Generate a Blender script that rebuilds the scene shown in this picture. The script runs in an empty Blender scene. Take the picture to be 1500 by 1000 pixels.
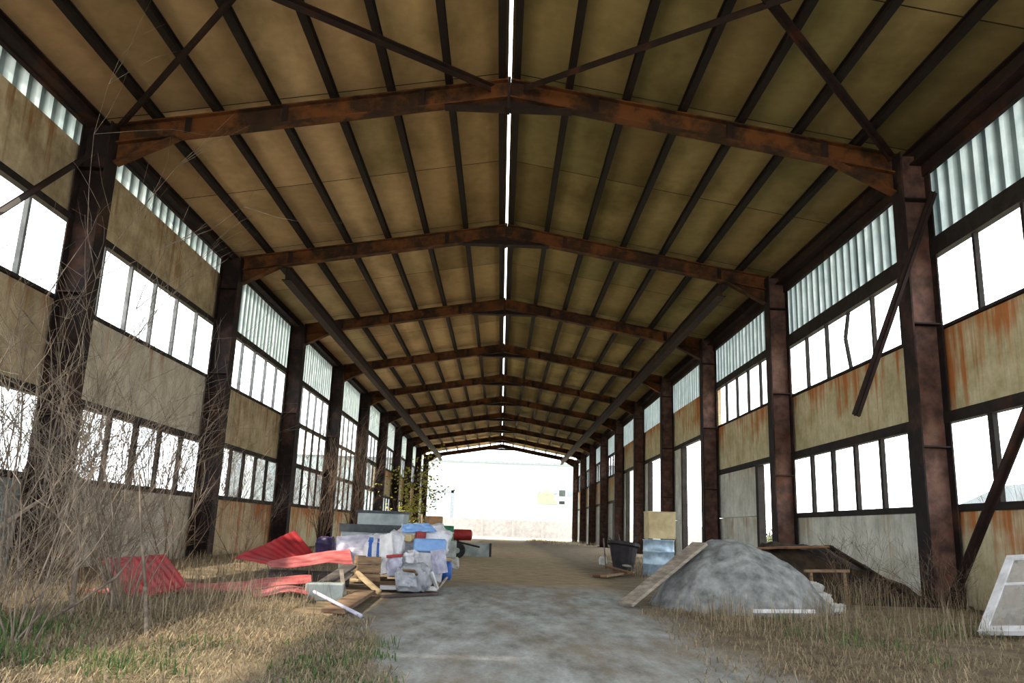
import bpy, math, random
from mathutils import Vector, Matrix, Quaternion, noise as mnoise
V = Vector
scene = bpy.context.scene
COL = scene.collection
rnd = random.Random(7)

# ------------------------------------------------------------------ camera
CAM = V((0.1076, -11.1346, 0.78))
YAW, PITCH, ROLL, FPX = 0.0062, 0.2258, 0.0359, 1197.9
def cam_axes():
    cy, sy, cp, sp = math.cos(YAW), math.sin(YAW), math.cos(PITCH), math.sin(PITCH)
    f = V((sy*cp, cy*cp, sp)); r = V((cy, -sy, 0)); u = r.cross(f)
    cr, sr = math.cos(ROLL), math.sin(ROLL)
    return r*cr + u*sr, u*cr - r*sr, f
RX, UP, FW = cam_axes()
cd = bpy.data.cameras.new('camera'); cam = bpy.data.objects.new('camera', cd); COL.objects.link(cam)
cd.sensor_width = 36; cd.sensor_fit = 'HORIZONTAL'; cd.lens = FPX/1500*36; cd.clip_end = 600; cd.clip_start = .05
cam.matrix_world = Matrix(((RX.x, UP.x, -FW.x, CAM.x), (RX.y, UP.y, -FW.y, CAM.y), (RX.z, UP.z, -FW.z, CAM.z), (0, 0, 0, 1)))
scene.camera = cam
def ray(x, y): return RX*((x-750)/FPX) - UP*((y-500)/FPX) + FW
def at(x, y, Y):                      # the point of the place seen at (x, y) that lies Y metres down the hall
    d = ray(x, y); return CAM + d*((Y-CAM.y)/d.y)
def gp(x, y):                         # the ground point seen at (x, y)
    d = ray(x, y); return CAM + d*(-CAM.z/d.z)

# ------------------------------------------------------------------ mesh helpers
class MB:
    def __init__(s): s.v = []; s.f = []
    def add(s, vs, fs):
        b = len(s.v); s.v += [tuple(p) for p in vs]; s.f += [tuple(i+b for i in f) for f in fs]; return s
    def box(s, c, size, rot=None):
        c = V(c); h = V(size)/2; vs = []
        for i in range(8):
            p = V((h.x if i & 1 else -h.x, h.y if i & 2 else -h.y, h.z if i & 4 else -h.z))
            if rot is not None: p = rot @ p
            vs.append(c+p)
        return s.add(vs, [(0,2,3,1),(4,5,7,6),(0,1,5,4),(2,6,7,3),(0,4,6,2),(1,3,7,5)])
    def span(s, x0, x1, y0, y1, z0, z1): return s.box(((x0+x1)/2,(y0+y1)/2,(z0+z1)/2),(abs(x1-x0),abs(y1-y0),abs(z1-z0)))
    def bar(s, p, q, w, h, up=(0,0,1)):          # box beam p->q
        p = V(p); q = V(q); d = q-p; L = d.length; d.normalize()
        a = d.cross(V(up))
        if a.length < 1e-4: a = d.cross(V((0,1,0)))
        a.normalize(); b = a.cross(d)
        R = Matrix((d, a, b)).transposed()
        return s.box((p+q)/2, (L, w, h), R)
    def ibeam(s, p, q, depth, fl, up, tf=.02, tw=.014):
        p = V(p); q = V(q); u = V(up).normalized()
        d = (q-p).normalized(); a = d.cross(u).normalized(); n = a.cross(d)
        for sg in (1, -1):
            o = n*sg*(depth-tf)/2; s.bar(p+o, q+o, fl, tf, n)
        return s.bar(p, q, tw, depth-2*tf, n)
    def prism(s, poly, off):
        n = len(poly); off = V(off); poly = [V(p) for p in poly]
        return s.add(poly+[p+off for p in poly], [tuple(range(n-1,-1,-1)), tuple(range(n,2*n))]+[(i,(i+1)%n,n+(i+1)%n,n+i) for i in range(n)])
    def tube(s, pts, rad, n=6, cap=True):
        pts = [V(p) for p in pts]
        if not isinstance(rad, (list, tuple)): rad = [rad]*len(pts)
        vs = []; a = None
        for i, p in enumerate(pts):
            d = (pts[min(i+1,len(pts)-1)]-pts[max(i-1,0)]).normalized()
            if a is None: a = d.orthogonal().normalized()
            else:
                a = a-d*a.dot(d)
                a = a.normalized() if a.length > 1e-5 else d.orthogonal().normalized()
            b = d.cross(a)
            vs += [p+(a*math.cos(2*math.pi*k/n)+b*math.sin(2*math.pi*k/n))*rad[i] for k in range(n)]
        fs = []
        for i in range(len(pts)-1):
            for k in range(n): fs.append((i*n+k, i*n+(k+1)%n, (i+1)*n+(k+1)%n, (i+1)*n+k))
        if cap: fs += [tuple(range(n-1,-1,-1)), tuple(range((len(pts)-1)*n, len(pts)*n))]
        return s.add(vs, fs)
    def lathe(s, prof, n=24, M=None):
        vs = []
        for r, z in prof:
            for k in range(n):
                p = V((r*math.cos(2*math.pi*k/n), r*math.sin(2*math.pi*k/n), z)); vs.append(M @ p if M else p)
        fs = [(i*n+k, i*n+(k+1)%n, (i+1)*n+(k+1)%n, (i+1)*n+k) for i in range(len(prof)-1) for k in range(n)]
        fs += [tuple(range(n-1,-1,-1)), tuple(range((len(prof)-1)*n, len(prof)*n))]
        return s.add(vs, fs)
    def sheet(s, A, B, C, D, nx, ny, disp, th=.006):      # a bent sheet between corners A B (one edge) and D C, with thickness
        A, B, C, D = map(V, (A, B, C, D)); n = (B-A).cross(D-A).normalized()
        tops, bots = [], []
        for j in range(ny+1):
            for i in range(nx+1):
                u, v = i/nx, j/ny
                p = A*(1-u)*(1-v)+B*u*(1-v)+C*u*v+D*(1-u)*v + n*disp(u, v)
                tops.append(p); bots.append(p-n*th)
        m = len(tops); w = nx+1; fs = []
        for j in range(ny):
            for i in range(nx):
                q = (j*w+i, j*w+i+1, (j+1)*w+i+1, (j+1)*w+i)
                fs.append(q); fs.append(tuple(m+k for k in reversed(q)))
        edge = [i for i in range(nx)]+[j*w+nx for j in range(ny)]+[ny*w+i for i in range(nx,0,-1)]+[j*w for j in range(ny,0,-1)]
        for k in range(len(edge)):
            a, b = edge[k], edge[(k+1)%len(edge)]; fs.append((b, a, m+a, m+b))
        return s.add(tops+bots, fs)

def mesh_obj(name, mb, m, loc=(0,0,0), parent=None, smooth=False, bevel=0):
    L = V(loc)
    me = bpy.data.meshes.new(name); me.from_pydata([tuple(V(p)-L) for p in mb.v], [], mb.f); me.update()
    if smooth: me.polygons.foreach_set('use_smooth', [True]*len(me.polygons))
    me.materials.append(m)
    o = bpy.data.objects.new(name, me); COL.objects.link(o)
    if parent is not None: o.parent = parent
    else: o.location = L
    if bevel:
        b = o.modifiers.new('bevel', 'BEVEL'); b.width = bevel; b.segments = 2; b.limit_method = 'ANGLE'
    return o
def tag(o, label, cat, group=None, kind=None):
    o['label'] = label; o['category'] = cat
    if group: o['group'] = group
    if kind: o['kind'] = kind
    return o
def thing(name, label, cat, loc=(0,0,0), group=None, kind=None):
    o = bpy.data.objects.new(name, None); COL.objects.link(o); o.location = loc; o.empty_display_size = .2
    return tag(o, label, cat, group, kind)
def part(name, mb, m, root, smooth=False, bevel=0, base=None):
    return mesh_obj(name, mb, m, base if base is not None else root.location, root, smooth, bevel)

# ------------------------------------------------------------------ materials
def lin(c): return tuple(((x/255)/12.92 if x/255 <= .04045 else ((x/255+.055)/1.055)**2.4) for x in c)+(1,)
class NT:
    def __init__(s, name):
        s.m = bpy.data.materials.new(name); s.m.use_nodes = True; s.t = s.m.node_tree
        s.b = s.t.nodes['Principled BSDF']; s.out = s.t.nodes['Material Output']
    def n(s, ty, **k):
        x = s.t.nodes.new(ty)
        for a, b in k.items(): setattr(x, a, b)
        return x
    def l(s, a, b): s.t.links.new(a, b)
    def coord(s, kind='Object', scale=(1,1,1), rand=True):
        tc = s.n('ShaderNodeTexCoord'); mp = s.n('ShaderNodeMapping'); mp.inputs['Scale'].default_value = scale
        s.l(tc.outputs[kind], mp.inputs['Vector'])
        if rand:
            oi = s.n('ShaderNodeObjectInfo'); mu = s.n('ShaderNodeMath', operation='MULTIPLY'); mu.inputs[1].default_value = 57.0
            s.l(oi.outputs['Random'], mu.inputs[0]); s.l(mu.outputs[0], mp.inputs['Location'])
        return mp.outputs['Vector']
    def noise(s, vec, scale, detail=5, rough=.6):
        x = s.n('ShaderNodeTexNoise'); x.inputs['Scale'].default_value = scale; x.inputs['Detail'].default_value = detail
        x.inputs['Roughness'].default_value = rough; s.l(vec, x.inputs['Vector']); return x.outputs['Fac']
    def ramp(s, fac, stops):
        r = s.n('ShaderNodeValToRGB'); e = r.color_ramp.elements
        while len(e) < len(stops): e.new(.5)
        for i, (p, c) in enumerate(stops):
            e[i].position = p; e[i].color = lin(c) if len(c) == 3 and max(c) > 2 else tuple(c)+(1,) if len(c) == 3 else c
        s.l(fac, r.inputs['Fac']); return r.outputs['Color']
    def mix(s, fac, a, b, mode='MIX'):
        x = s.n('ShaderNodeMix', data_type='RGBA', blend_type=mode)
        for sock, val in ((x.inputs[0], fac), (x.inputs[6], a), (x.inputs[7], b)):
            if isinstance(val, (int, float)): sock.default_value = val
            elif isinstance(val, tuple): sock.default_value = lin(val) if len(val) == 3 else val
            else: s.l(val, sock)
        return x.outputs[2]
    def math(s, op, a, b=None, c=None):
        x = s.n('ShaderNodeMath', operation=op)
        for i, v in enumerate((a, b, c)):
            if v is None: continue
            if isinstance(v, (int, float)): x.inputs[i].default_value = v
            else: s.l(v, x.inputs[i])
        return x.outputs[0]
    def bump(s, h, strength=.4, dist=.02):
        b = s.n('ShaderNodeBump'); b.inputs['Strength'].default_value = strength; b.inputs['Distance'].default_value = dist
        s.l(h, b.inputs['Height']); s.l(b.outputs['Normal'], s.b.inputs['Normal'])
    def done(s, col, rough=.85, metal=0, spec=.3):
        if isinstance(col, tuple): s.b.inputs['Base Color'].default_value = lin(col)
        else: s.l(col, s.b.inputs['Base Color'])
        s.b.inputs['Roughness'].default_value = rough; s.b.inputs['Metallic'].default_value = metal
        s.b.inputs['Specular IOR Level'].default_value = spec
        return s.m
def simple(name, c1, c2, scale=6, rough=.8, stretch=(1,1,1), bump=.3, metal=0, lo=.35, hi=.65, spec=.3):
    t = NT(name); v = t.coord(scale=stretch); f = t.noise(v, scale)
    t.bump(t.noise(v, scale*4), bump, .01)
    return t.done(t.ramp(f, [(lo, c1), (hi, c2)]), rough, metal, spec)
def plainmat(name, c, rough=.6, metal=0):
    t = NT(name); v = t.coord(); f = t.noise(v, 14)
    d = tuple(int(x*.8) for x in c)
    return t.done(t.ramp(f, [(.3, d), (.6, c)]), rough, metal)

M = {}
def steel(name, dark, mid, orange, amt):
    t = NT(name); v = t.coord(); v2 = t.coord(scale=(1, 1, 1))
    base = t.ramp(t.noise(v, 5, 6), [(.35, dark), (.65, mid)])
    o = t.ramp(t.noise(v2, 1.7, 7, .7), [(amt, (0,0,0)), (amt+.14, (1,1,1))])
    t.bump(t.noise(v, 40), .3, .004)
    return t.done(t.mix(o, base, orange), .8, 0, .25)
M['steel'] = steel('rusty dark steel', (26,18,16), (40,25,21), (64,36,24), .52)
M['rafter'] = steel('rusty rafter steel', (38,25,17), (56,36,21), (98,58,26), .44)
M['column'] = steel('rusty column steel', (22,17,18), (34,25,24), (66,44,36), .50)
M['web_pale'] = steel('pale pinkish column web', (62,44,38), (104,76,66), (92,50,32), .55)  # right webs are paler and pinker than the left ones
M['purlin'] = steel('dark purlin steel', (20,15,13), (32,22,18), (50,29,21), .58)
M['frame_bloom'] = steel('window bars with painted bloom', (92,94,96), (128,130,132), (92,64,48), .62)  # sky bloom over the left upper bars is put into their colour
M['frame'] = steel('window frame steel', (26,23,23), (44,38,35), (66,42,32), .58)

# roof slabs: separate tone for each slab, joint between two slabs, water stains
t = NT('aerated concrete roof slabs')
tc = t.n('ShaderNodeTexCoord'); sx = t.n('ShaderNodeSeparateXYZ'); t.l(tc.outputs['Object'], sx.inputs[0])
cx = t.math('FLOOR', t.math('DIVIDE', sx.outputs['X'], .86)); cyv = t.math('DIVIDE', sx.outputs['Y'], 3.0)
cyf = t.math('FLOOR', cyv); cb = t.n('ShaderNodeCombineXYZ'); t.l(cx, cb.inputs[0]); t.l(cyf, cb.inputs[1])
wn = t.n('ShaderNodeTexWhiteNoise', noise_dimensions='2D'); t.l(cb.outputs[0], wn.inputs['Vector'])
tone = t.ramp(wn.outputs['Value'], [(0, (144,122,92)), (.35, (178,150,116)), (.7, (188,162,126)), (1, (160,142,108))])
v = tc.outputs['Object']
mp = t.n('ShaderNodeMapping'); mp.inputs['Scale'].default_value = (1.0, .5, 1); t.l(v, mp.inputs['Vector'])
st = t.ramp(t.noise(mp.outputs[0], .9, 6, .58), [(.46, (0,0,0)), (.72, (1,1,1))])
c = t.mix(t.math('MULTIPLY', st, .75), tone, (112,96,62))
fine = t.ramp(t.noise(v, 5, 6, .6), [(.3, (.86,.86,.86)), (.7, (1.05,1.05,1.05))]); c = t.mix(1.0, c, fine, 'MULTIPLY')
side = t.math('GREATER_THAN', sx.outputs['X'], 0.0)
c = t.mix(t.math('MULTIPLY', side, .9), c, t.mix(1.0, c, (.66,.74,.66,1), 'MULTIPLY'))  # fall of light painted in: right slope darker and greener
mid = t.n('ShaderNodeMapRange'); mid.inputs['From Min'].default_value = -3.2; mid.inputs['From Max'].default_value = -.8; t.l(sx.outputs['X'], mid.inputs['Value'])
c = t.mix(mid.outputs[0], c, t.mix(1.0, c, (.84,.82,.70,1), 'MULTIPLY'))  # lit left eave side kept lighter and pinker, rest toned down
fr = t.math('FRACT', cyv); jn = t.math('LESS_THAN', fr, .008); c = t.mix(jn, c, (52,42,30))
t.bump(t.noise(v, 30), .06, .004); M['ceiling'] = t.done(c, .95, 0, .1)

def wallmat(name, c1, c2, rust, amt, joint=None, bricks=False):
    t = NT(name)
    v = t.coord(); f = t.noise(v, 2.2, 7, .65); c = t.ramp(f, [(.36, c1), (.64, c2)])
    gr = t.ramp(t.noise(v, 14, 6, .7), [(.3, (.84,.84,.84)), (.7, (1.06,1.06,1.06))]); c = t.mix(1.0, c, gr, 'MULTIPLY')
    sv = t.coord(scale=(1, 5.5, .32)); s1 = t.noise(sv, 1.0, 6, .66)
    tc = t.n('ShaderNodeTexCoord'); sp = t.n('ShaderNodeSeparateXYZ'); t.l(tc.outputs['Generated'], sp.inputs[0])
    fall = t.math('MULTIPLY_ADD', sp.outputs['Z'], .22, -.13)
    big = t.math('MULTIPLY_ADD', t.noise(v, .75, 3), .75, -.375)
    m = t.ramp(t.math('ADD', t.math('ADD', s1, fall), big), [(amt, (0,0,0)), (amt+.18, (1,1,1))])
    c = t.mix(t.math('MULTIPLY', m, .85), c, rust)
    m2 = t.ramp(t.noise(t.coord(scale=(1, 9, .25)), 1.3, 5), [(.52, (0,0,0)), (.7, (1,1,1))])
    c = t.mix(t.math('MULTIPLY', m2, .28), c, tuple(int(x*.62) for x in c1))
    if bricks:
        br = t.n('ShaderNodeTexBrick'); br.inputs['Scale'].default_value = 1; br.inputs['Brick Width'].default_value = .4; br.inputs['Row Height'].default_value = .2
        br.inputs['Mortar Size'].default_value = .012; br.inputs['Color1'].default_value = lin(c1); br.inputs['Color2'].default_value = lin(c2); br.inputs['Mortar'].default_value = lin((170,172,168))
        tcc = t.n('ShaderNodeTexCoord'); ss = t.n('ShaderNodeSeparateXYZ'); t.l(tcc.outputs['Object'], ss.inputs[0]); cc = t.n('ShaderNodeCombineXYZ')
        t.l(ss.outputs['Y'], cc.inputs[0]); t.l(ss.outputs['Z'], cc.inputs[1]); t.l(cc.outputs[0], br.inputs['Vector']); c = br.outputs['Color']
    t.bump(t.noise(v, 26), .08, .004)
    return t.done(c, .92, 0, .15)
M['wall_tan'] = wallmat('stained tan concrete', (146,130,102), (190,174,146), (128,88,50), .57)
M['wall_gray'] = wallmat('grey stained concrete', (170,160,144), (206,198,182), (146,104,66), .64)
M['wall_rust'] = wallmat('yellow concrete with rust runs', (176,164,126), (208,198,166), (172,90,20), .475)
M['wall_rust2'] = wallmat('pale concrete with heavy rust runs', (166,144,112), (196,176,144), (150,76,22), .45)
M['wall_pale'] = wallmat('pale concrete', (178,178,164), (214,214,204), (158,126,80), .60)
M['wall_block'] = wallmat('grey block wall', (112,120,122), (138,146,148), (110,90,70), .8, bricks=True)

# ribbed translucent sheeting
t = NT('pale translucent ribbed sheet'); v = t.coord(); c = t.ramp(t.noise(v, 3, 5), [(.3, (200,212,214)), (.7, (232,238,240))])
tc = t.n('ShaderNodeTexCoord'); sp = t.n('ShaderNodeSeparateXYZ'); t.l(tc.outputs['Object'], sp.inputs[0])
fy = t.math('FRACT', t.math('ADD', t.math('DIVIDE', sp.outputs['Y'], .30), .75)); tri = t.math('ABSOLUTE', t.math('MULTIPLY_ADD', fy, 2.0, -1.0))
rib_shade = t.math('MULTIPLY', t.ramp(tri, [(.3, (0,0,0)), (.72, (1,1,1))]), t.math('MULTIPLY_ADD', t.noise(t.coord(scale=(1,2,.4)), 1.2, 3), .6, .5))
c = t.mix(rib_shade, c, (74,92,94))  # rib shading painted as dark stripes along the outer valleys
tr = t.n('ShaderNodeBsdfTranslucent'); t.l(c, tr.inputs['Color']); df = t.n('ShaderNodeBsdfDiffuse'); t.l(c, df.inputs['Color'])
mx = t.n('ShaderNodeMixShader'); mx.inputs[0].default_value = .46; t.l(df.outputs[0], mx.inputs[1]); t.l(tr.outputs[0], mx.inputs[2]); t.l(mx.outputs[0], t.out.inputs['Surface'])
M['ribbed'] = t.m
t = NT('thin dusty window glass'); tp = t.n('ShaderNodeBsdfTransparent'); tp.inputs['Color'].default_value = (.93,.95,.95,1); gl = t.n('ShaderNodeBsdfGlossy'); gl.inputs['Roughness'].default_value = .1
mx = t.n('ShaderNodeMixShader'); mx.inputs[0].default_value = .05; t.l(tp.outputs[0], mx.inputs[1]); t.l(gl.outputs[0], mx.inputs[2]); t.l(mx.outputs[0], t.out.inputs['Surface'])
M['glass'] = t.m
t = NT('grimy window glass'); v = t.coord(); tp = t.n('ShaderNodeBsdfTransparent'); tp.inputs['Color'].default_value = (.9,.92,.95,1); df = t.n('ShaderNodeBsdfDiffuse'); df.inputs['Color'].default_value = lin((190,186,180))
mx = t.n('ShaderNodeMixShader'); t.l(t.math('MULTIPLY_ADD', t.noise(v, 7, 6), .5, .12), mx.inputs[0]); t.l(tp.outputs[0], mx.inputs[1]); t.l(df.outputs[0], mx.inputs[2]); t.l(mx.outputs[0], t.out.inputs['Surface'])
M['grimy_glass'] = t.m

# ground: grey dust on the drive, brown earth down the hall, pale soil outside
t = NT('dusty ground'); tc = t.n('ShaderNodeTexCoord'); v = tc.outputs['Object']; sp = t.n('ShaderNodeSeparateXYZ'); t.l(v, sp.inputs[0])
n1 = t.noise(v, .55, 6, .62); n2 = t.noise(v, 3.5, 7, .65); n3 = t.noise(v, 40, 4, .7)
mp = t.n('ShaderNodeMapping'); mp.inputs['Scale'].default_value = (1.6, .5, 1); t.l(v, mp.inputs['Vector']); tr_ = t.noise(mp.outputs[0], 1.3, 5, .6)
n4 = t.noise(mp.outputs[0], 3.2, 9, .7)
grey = t.ramp(t.math('ADD', t.math('MULTIPLY', n4, .75), t.math('MULTIPLY', tr_, .25)), [(.36, (112,110,104)), (.5, (148,150,149)), (.64, (176,180,182))])
grey = t.mix(t.ramp(t.noise(mp.outputs[0], 1.0, 6, .65), [(.46, (0,0,0)), (.66, (.7,.7,.7))]), grey, (128,114,94))
brown = t.ramp(n2, [(.32, (126,108,84)), (.66, (162,144,114))])
earth = t.ramp(n2, [(.32, (86,76,62)), (.66, (132,118,98))])
def band(x, a, b):   # 0 below a, 1 above b
    mr = t.n('ShaderNodeMapRange'); mr.interpolation_type = 'SMOOTHSTEP'; mr.inputs['From Min'].default_value = a; mr.inputs['From Max'].default_value = b
    t.l(x, mr.inputs['Value']); return mr.outputs[0]
wob = t.math('MULTIPLY_ADD', n1, 3.0, -1.5)
yw = t.math('ADD', sp.outputs['Y'], wob)
drive = t.mix(band(yw, -.6, 2.2), grey, brown)
xw = t.math('ADD', t.math('ABSOLUTE', t.math('SUBTRACT', sp.outputs['X'], .40)), t.math('MULTIPLY', wob, .25))
c = t.mix(band(xw, 1.0, 1.7), drive, earth)
pale = t.ramp(n2, [(.3, (150,138,108)), (.7, (196,182,150))])
c = t.mix(band(sp.outputs['Y'], 52, 56), c, pale)
out_ = t.ramp(n2, [(.3, (178,170,146)), (.7, (208,200,178))])
c = t.mix(band(t.math('ABSOLUTE', sp.outputs['X']), 6.1, 6.5), c, out_)
gr = t.ramp(n3, [(.3, (.8,.8,.8)), (.7, (1.1,1.1,1.1))]); c = t.mix(1.0, c, gr, 'MULTIPLY')
t.bump(t.math('ADD', n2, t.math('MULTIPLY', n3, .35)), .6, .05); M['ground'] = t.done(c, .97, 0, .1)

M['red'] = simple('faded red sheet paint', (126,26,34), (172,44,52), 5, .5, bump=.1, spec=.5)
M['pink_red'] = simple('pale pinkish red sheet paint', (150,62,66), (188,104,104), 6, .5, bump=.1, spec=.5)  # paler and pinker than the other red sheet paint
M['sand'] = simple('grey sand', (84,86,86), (148,151,151), 7, .97, bump=.8, lo=.3, hi=.7)
M['soil'] = simple('dark soil and roots', (24,19,15), (58,45,31), 6, .97, bump=1.0)
M['rust'] = simple('rusty brown sheet', (74,48,30), (120,84,54), 5, .9, bump=.3)
M['wood'] = simple('weathered brown timber', (96,76,58), (142,118,92), 5, .85, (1,1,6), .3)
M['plank_dark'] = simple('worn brown plank', (84,66,50), (122,98,76), 5, .85, (1,1,6), .3)
M['pale_wood'] = simple('pale timber', (168,140,104), (206,182,146), 5, .8, (1,1,4), .2)
M['dark_wood'] = simple('dark timber', (52,46,46), (86,78,76), 5, .85, (1,1,5), .3)
M['grey_wood'] = simple('grey board', (112,102,92), (160,150,138), 5, .9, (1,1,5), .3)
M['board_cream'] = simple('cream fibreboard', (172,154,116), (204,188,150), 3, .85, bump=.1)
M['galv'] = simple('galvanised steel', (132,156,178), (176,198,214), 6, .42, bump=.08, metal=.35, spec=.5)
M['grey_paint'] = simple('grey painted metal', (120,130,132), (158,168,168), 4, .6, bump=.1)
M['dark_paint'] = simple('dark slate edging', (40,46,50), (66,72,76), 8, .6, bump=.1)
M['white_paint'] = simple('dirty white paint', (176,176,178), (216,216,220), 5, .6, bump=.15)
M['white_bag'] = simple('dirty white plastic', (168,168,176), (216,218,224), 6, .5, bump=.4)
M['lav_bag'] = simple('pale lavender plastic', (138,138,158), (186,188,206), 6, .5, bump=.4)
M['grey_bag'] = simple('grey plastic sheeting', (116,120,130), (160,164,172), 6, .5, bump=.4)
M['blue'] = simple('blue plastic', (32,72,148), (58,104,178), 6, .45, bump=.1)
M['pale_blue'] = simple('pale blue plastic', (96,136,192), (130,166,210), 5, .5, bump=.2)
M['teal'] = simple('teal plastic', (40,96,110), (70,126,138), 5, .5)
M['purple'] = simple('dark purple plastic', (40,30,66), (70,54,100), 5, .5)
M['green_plastic'] = simple('green plastic', (14,88,58), (34,124,84), 5, .5)
M['dark_red'] = simple('dull red paint', (112,24,26), (150,40,40), 5, .5)
M['rubber'] = simple('black rubber', (24,25,28), (44,46,50), 8, .85)
M['black'] = simple('black plastic', (24,22,26), (50,46,50), 7, .6)
M['cardboard'] = simple('brown cardboard', (112,84,58), (150,118,84), 5, .9, bump=.1)
M['stone'] = simple('pale rubble', (150,150,148), (196,196,192), 6, .95, bump=.7)
M['twig'] = simple('grey bare twigs', (78,70,62), (128,116,104), 8, .9, bump=.1)
M['twig_brown'] = simple('brown bare twigs', (74,60,50), (118,98,80), 8, .9, bump=.1)
M['twig_out'] = simple('dark bare twigs', (46,38,34), (80,66,58), 8, .9, bump=.1)
M['leaf'] = simple('yellow green leaves', (110,108,34), (164,156,64), 3, .7, bump=.1)
M['hedge'] = simple('dull hedge leaves', (58,62,42), (84,86,60), 3, .8, bump=.1)
M['white_wall'] = simple('white cladding', (146,158,160), (156,168,170), 2, .7, bump=.05)
M['frame_grey'] = simple('grey trim', (104,112,118), (124,130,136), 4, .7, bump=.05)
M['glasshouse'] = simple('pale blue glasshouse panes', (62,84,94), (92,114,124), 4, .3, bump=.05, spec=.5)
M['low_wall'] = simple('pale grey wall', (122,120,120), (142,138,136), 3, .9, bump=.1)
M['sign_pale'] = simple('pale green sign', (122,130,108), (132,140,118), 3, .7, bump=.02)
M['sign_dark'] = simple('grey green lettering', (40,50,46), (62,72,66), 3, .7, bump=.02)
M['sign_black'] = simple('dark lettering', (14,18,18), (24,28,28), 3, .7, bump=.02)
def grassmat(name, cols):
    t = NT(name); g = t.n('ShaderNodeNewGeometry'); c = t.ramp(g.outputs['Random Per Island'], cols)
    tr = t.n('ShaderNodeBsdfTranslucent'); t.l(c, tr.inputs['Color']); df = t.n('ShaderNodeBsdfDiffuse'); t.l(c, df.inputs['Color'])
    mx = t.n('ShaderNodeMixShader'); mx.inputs[0].default_value = .3; t.l(df.outputs[0], mx.inputs[1]); t.l(tr.outputs[0], mx.inputs[2]); t.l(mx.outputs[0], t.out.inputs['Surface'])
    return t.m
M['straw'] = grassmat('dry straw', [(0, (98,90,78)), (.35, (138,125,105)), (.7, (168,153,128)), (1, (122,115,104))])
M['straw_brown'] = grassmat('brown dry weeds', [(0, (92,82,68)), (.4, (132,118,98)), (.8, (162,148,122)), (1, (112,100,88))])
M['green_grass'] = grassmat('green grass', [(0, (46,78,46)), (.35, (68,98,58)), (.7, (104,114,76)), (1, (136,126,96))])

# ------------------------------------------------------------------ setting
ORD = ['zeroth','first','second','third','fourth','fifth','sixth','seventh','eighth','ninth','tenth']
NF, LB = 10, 6.0
H0 = .78
ZA, SL = 6.578+H0, .1726              # rafter top line
def ztop(x): return ZA - SL*abs(x)
Y0, Y1 = -18.3, 54.25
g = MB(); n = 60
g.span(-160, 160, -60, 240, -.3, 0)
tag(mesh_obj('floor', g, M['ground']), 'dusty grey and brown earth floor running through the open shed', 'floor', kind='structure')

PH = .15                               # purlin height
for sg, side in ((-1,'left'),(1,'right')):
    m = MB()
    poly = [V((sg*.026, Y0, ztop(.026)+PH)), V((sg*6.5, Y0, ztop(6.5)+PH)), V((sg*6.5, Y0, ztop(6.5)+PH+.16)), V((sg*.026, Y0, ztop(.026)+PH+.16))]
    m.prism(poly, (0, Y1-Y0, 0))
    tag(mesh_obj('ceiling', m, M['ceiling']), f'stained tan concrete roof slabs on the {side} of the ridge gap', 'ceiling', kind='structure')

# purlins
PX = [.9, 1.76, 2.6, 3.46, 4.3, 5.17]
def channel(m, x, y0, y1, z0, h, w):
    m.span(x-w/2, x+w/2, y0, y1, z0, z0+.014); m.span(x-w/2, x+w/2, y0, y1, z0+h-.014, z0+h); m.span(x-.012, x+.012, y0, y1, z0+.014, z0+h-.014)
def purlin(x, label):
    m = MB(); channel(m, x, Y0, Y1-.2, ztop(x)+.003, PH-.006-.012, .10)
    tag(mesh_obj('roof_purlin', m, M['purlin'], (x, Y0, ztop(x))), label, 'purlin', 'roof purlins along the hall')
for sg, side in ((-1,'left'),(1,'right')):
    purlin(sg*.115, f'dark steel roof purlin right beside the ridge light gap, on its {side}')
    for i, x in enumerate(PX): purlin(sg*x, f'dark steel roof purlin, {ORD[i+2]} from the ridge light gap on its {side}')
    m = MB(); x = sg*5.98
    eh = .26 if sg > 0 else .17; ez = ztop(6)-.02 if sg > 0 else ztop(6)+.04
    m.ibeam((x, Y0, ez), (x, Y1-.2, ez), eh, .16, (0,0,1))
    m.span(sg*6.07, sg*6.135, Y0, Y1-.2, ztop(6)-(.32 if sg > 0 else .07), ztop(6)+.12)
    tag(mesh_obj('eave_beam', m, M['steel']), f'double dark rusty eave beam along the top of the {side} wall', 'beam', 'eave beams')
    m = MB(); zz = ztop(4.75)-.30-.19
    m.ibeam((sg*4.75, 6.0, zz), (sg*4.75, 54.0, zz), .30, .20, (0,0,1), .02, .06)
    tag(mesh_obj('longitudinal_strut', m, M['steel']), f'thick dark steel strut running under the rafters on the {side} side', 'beam', 'struts under the rafters')

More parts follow.
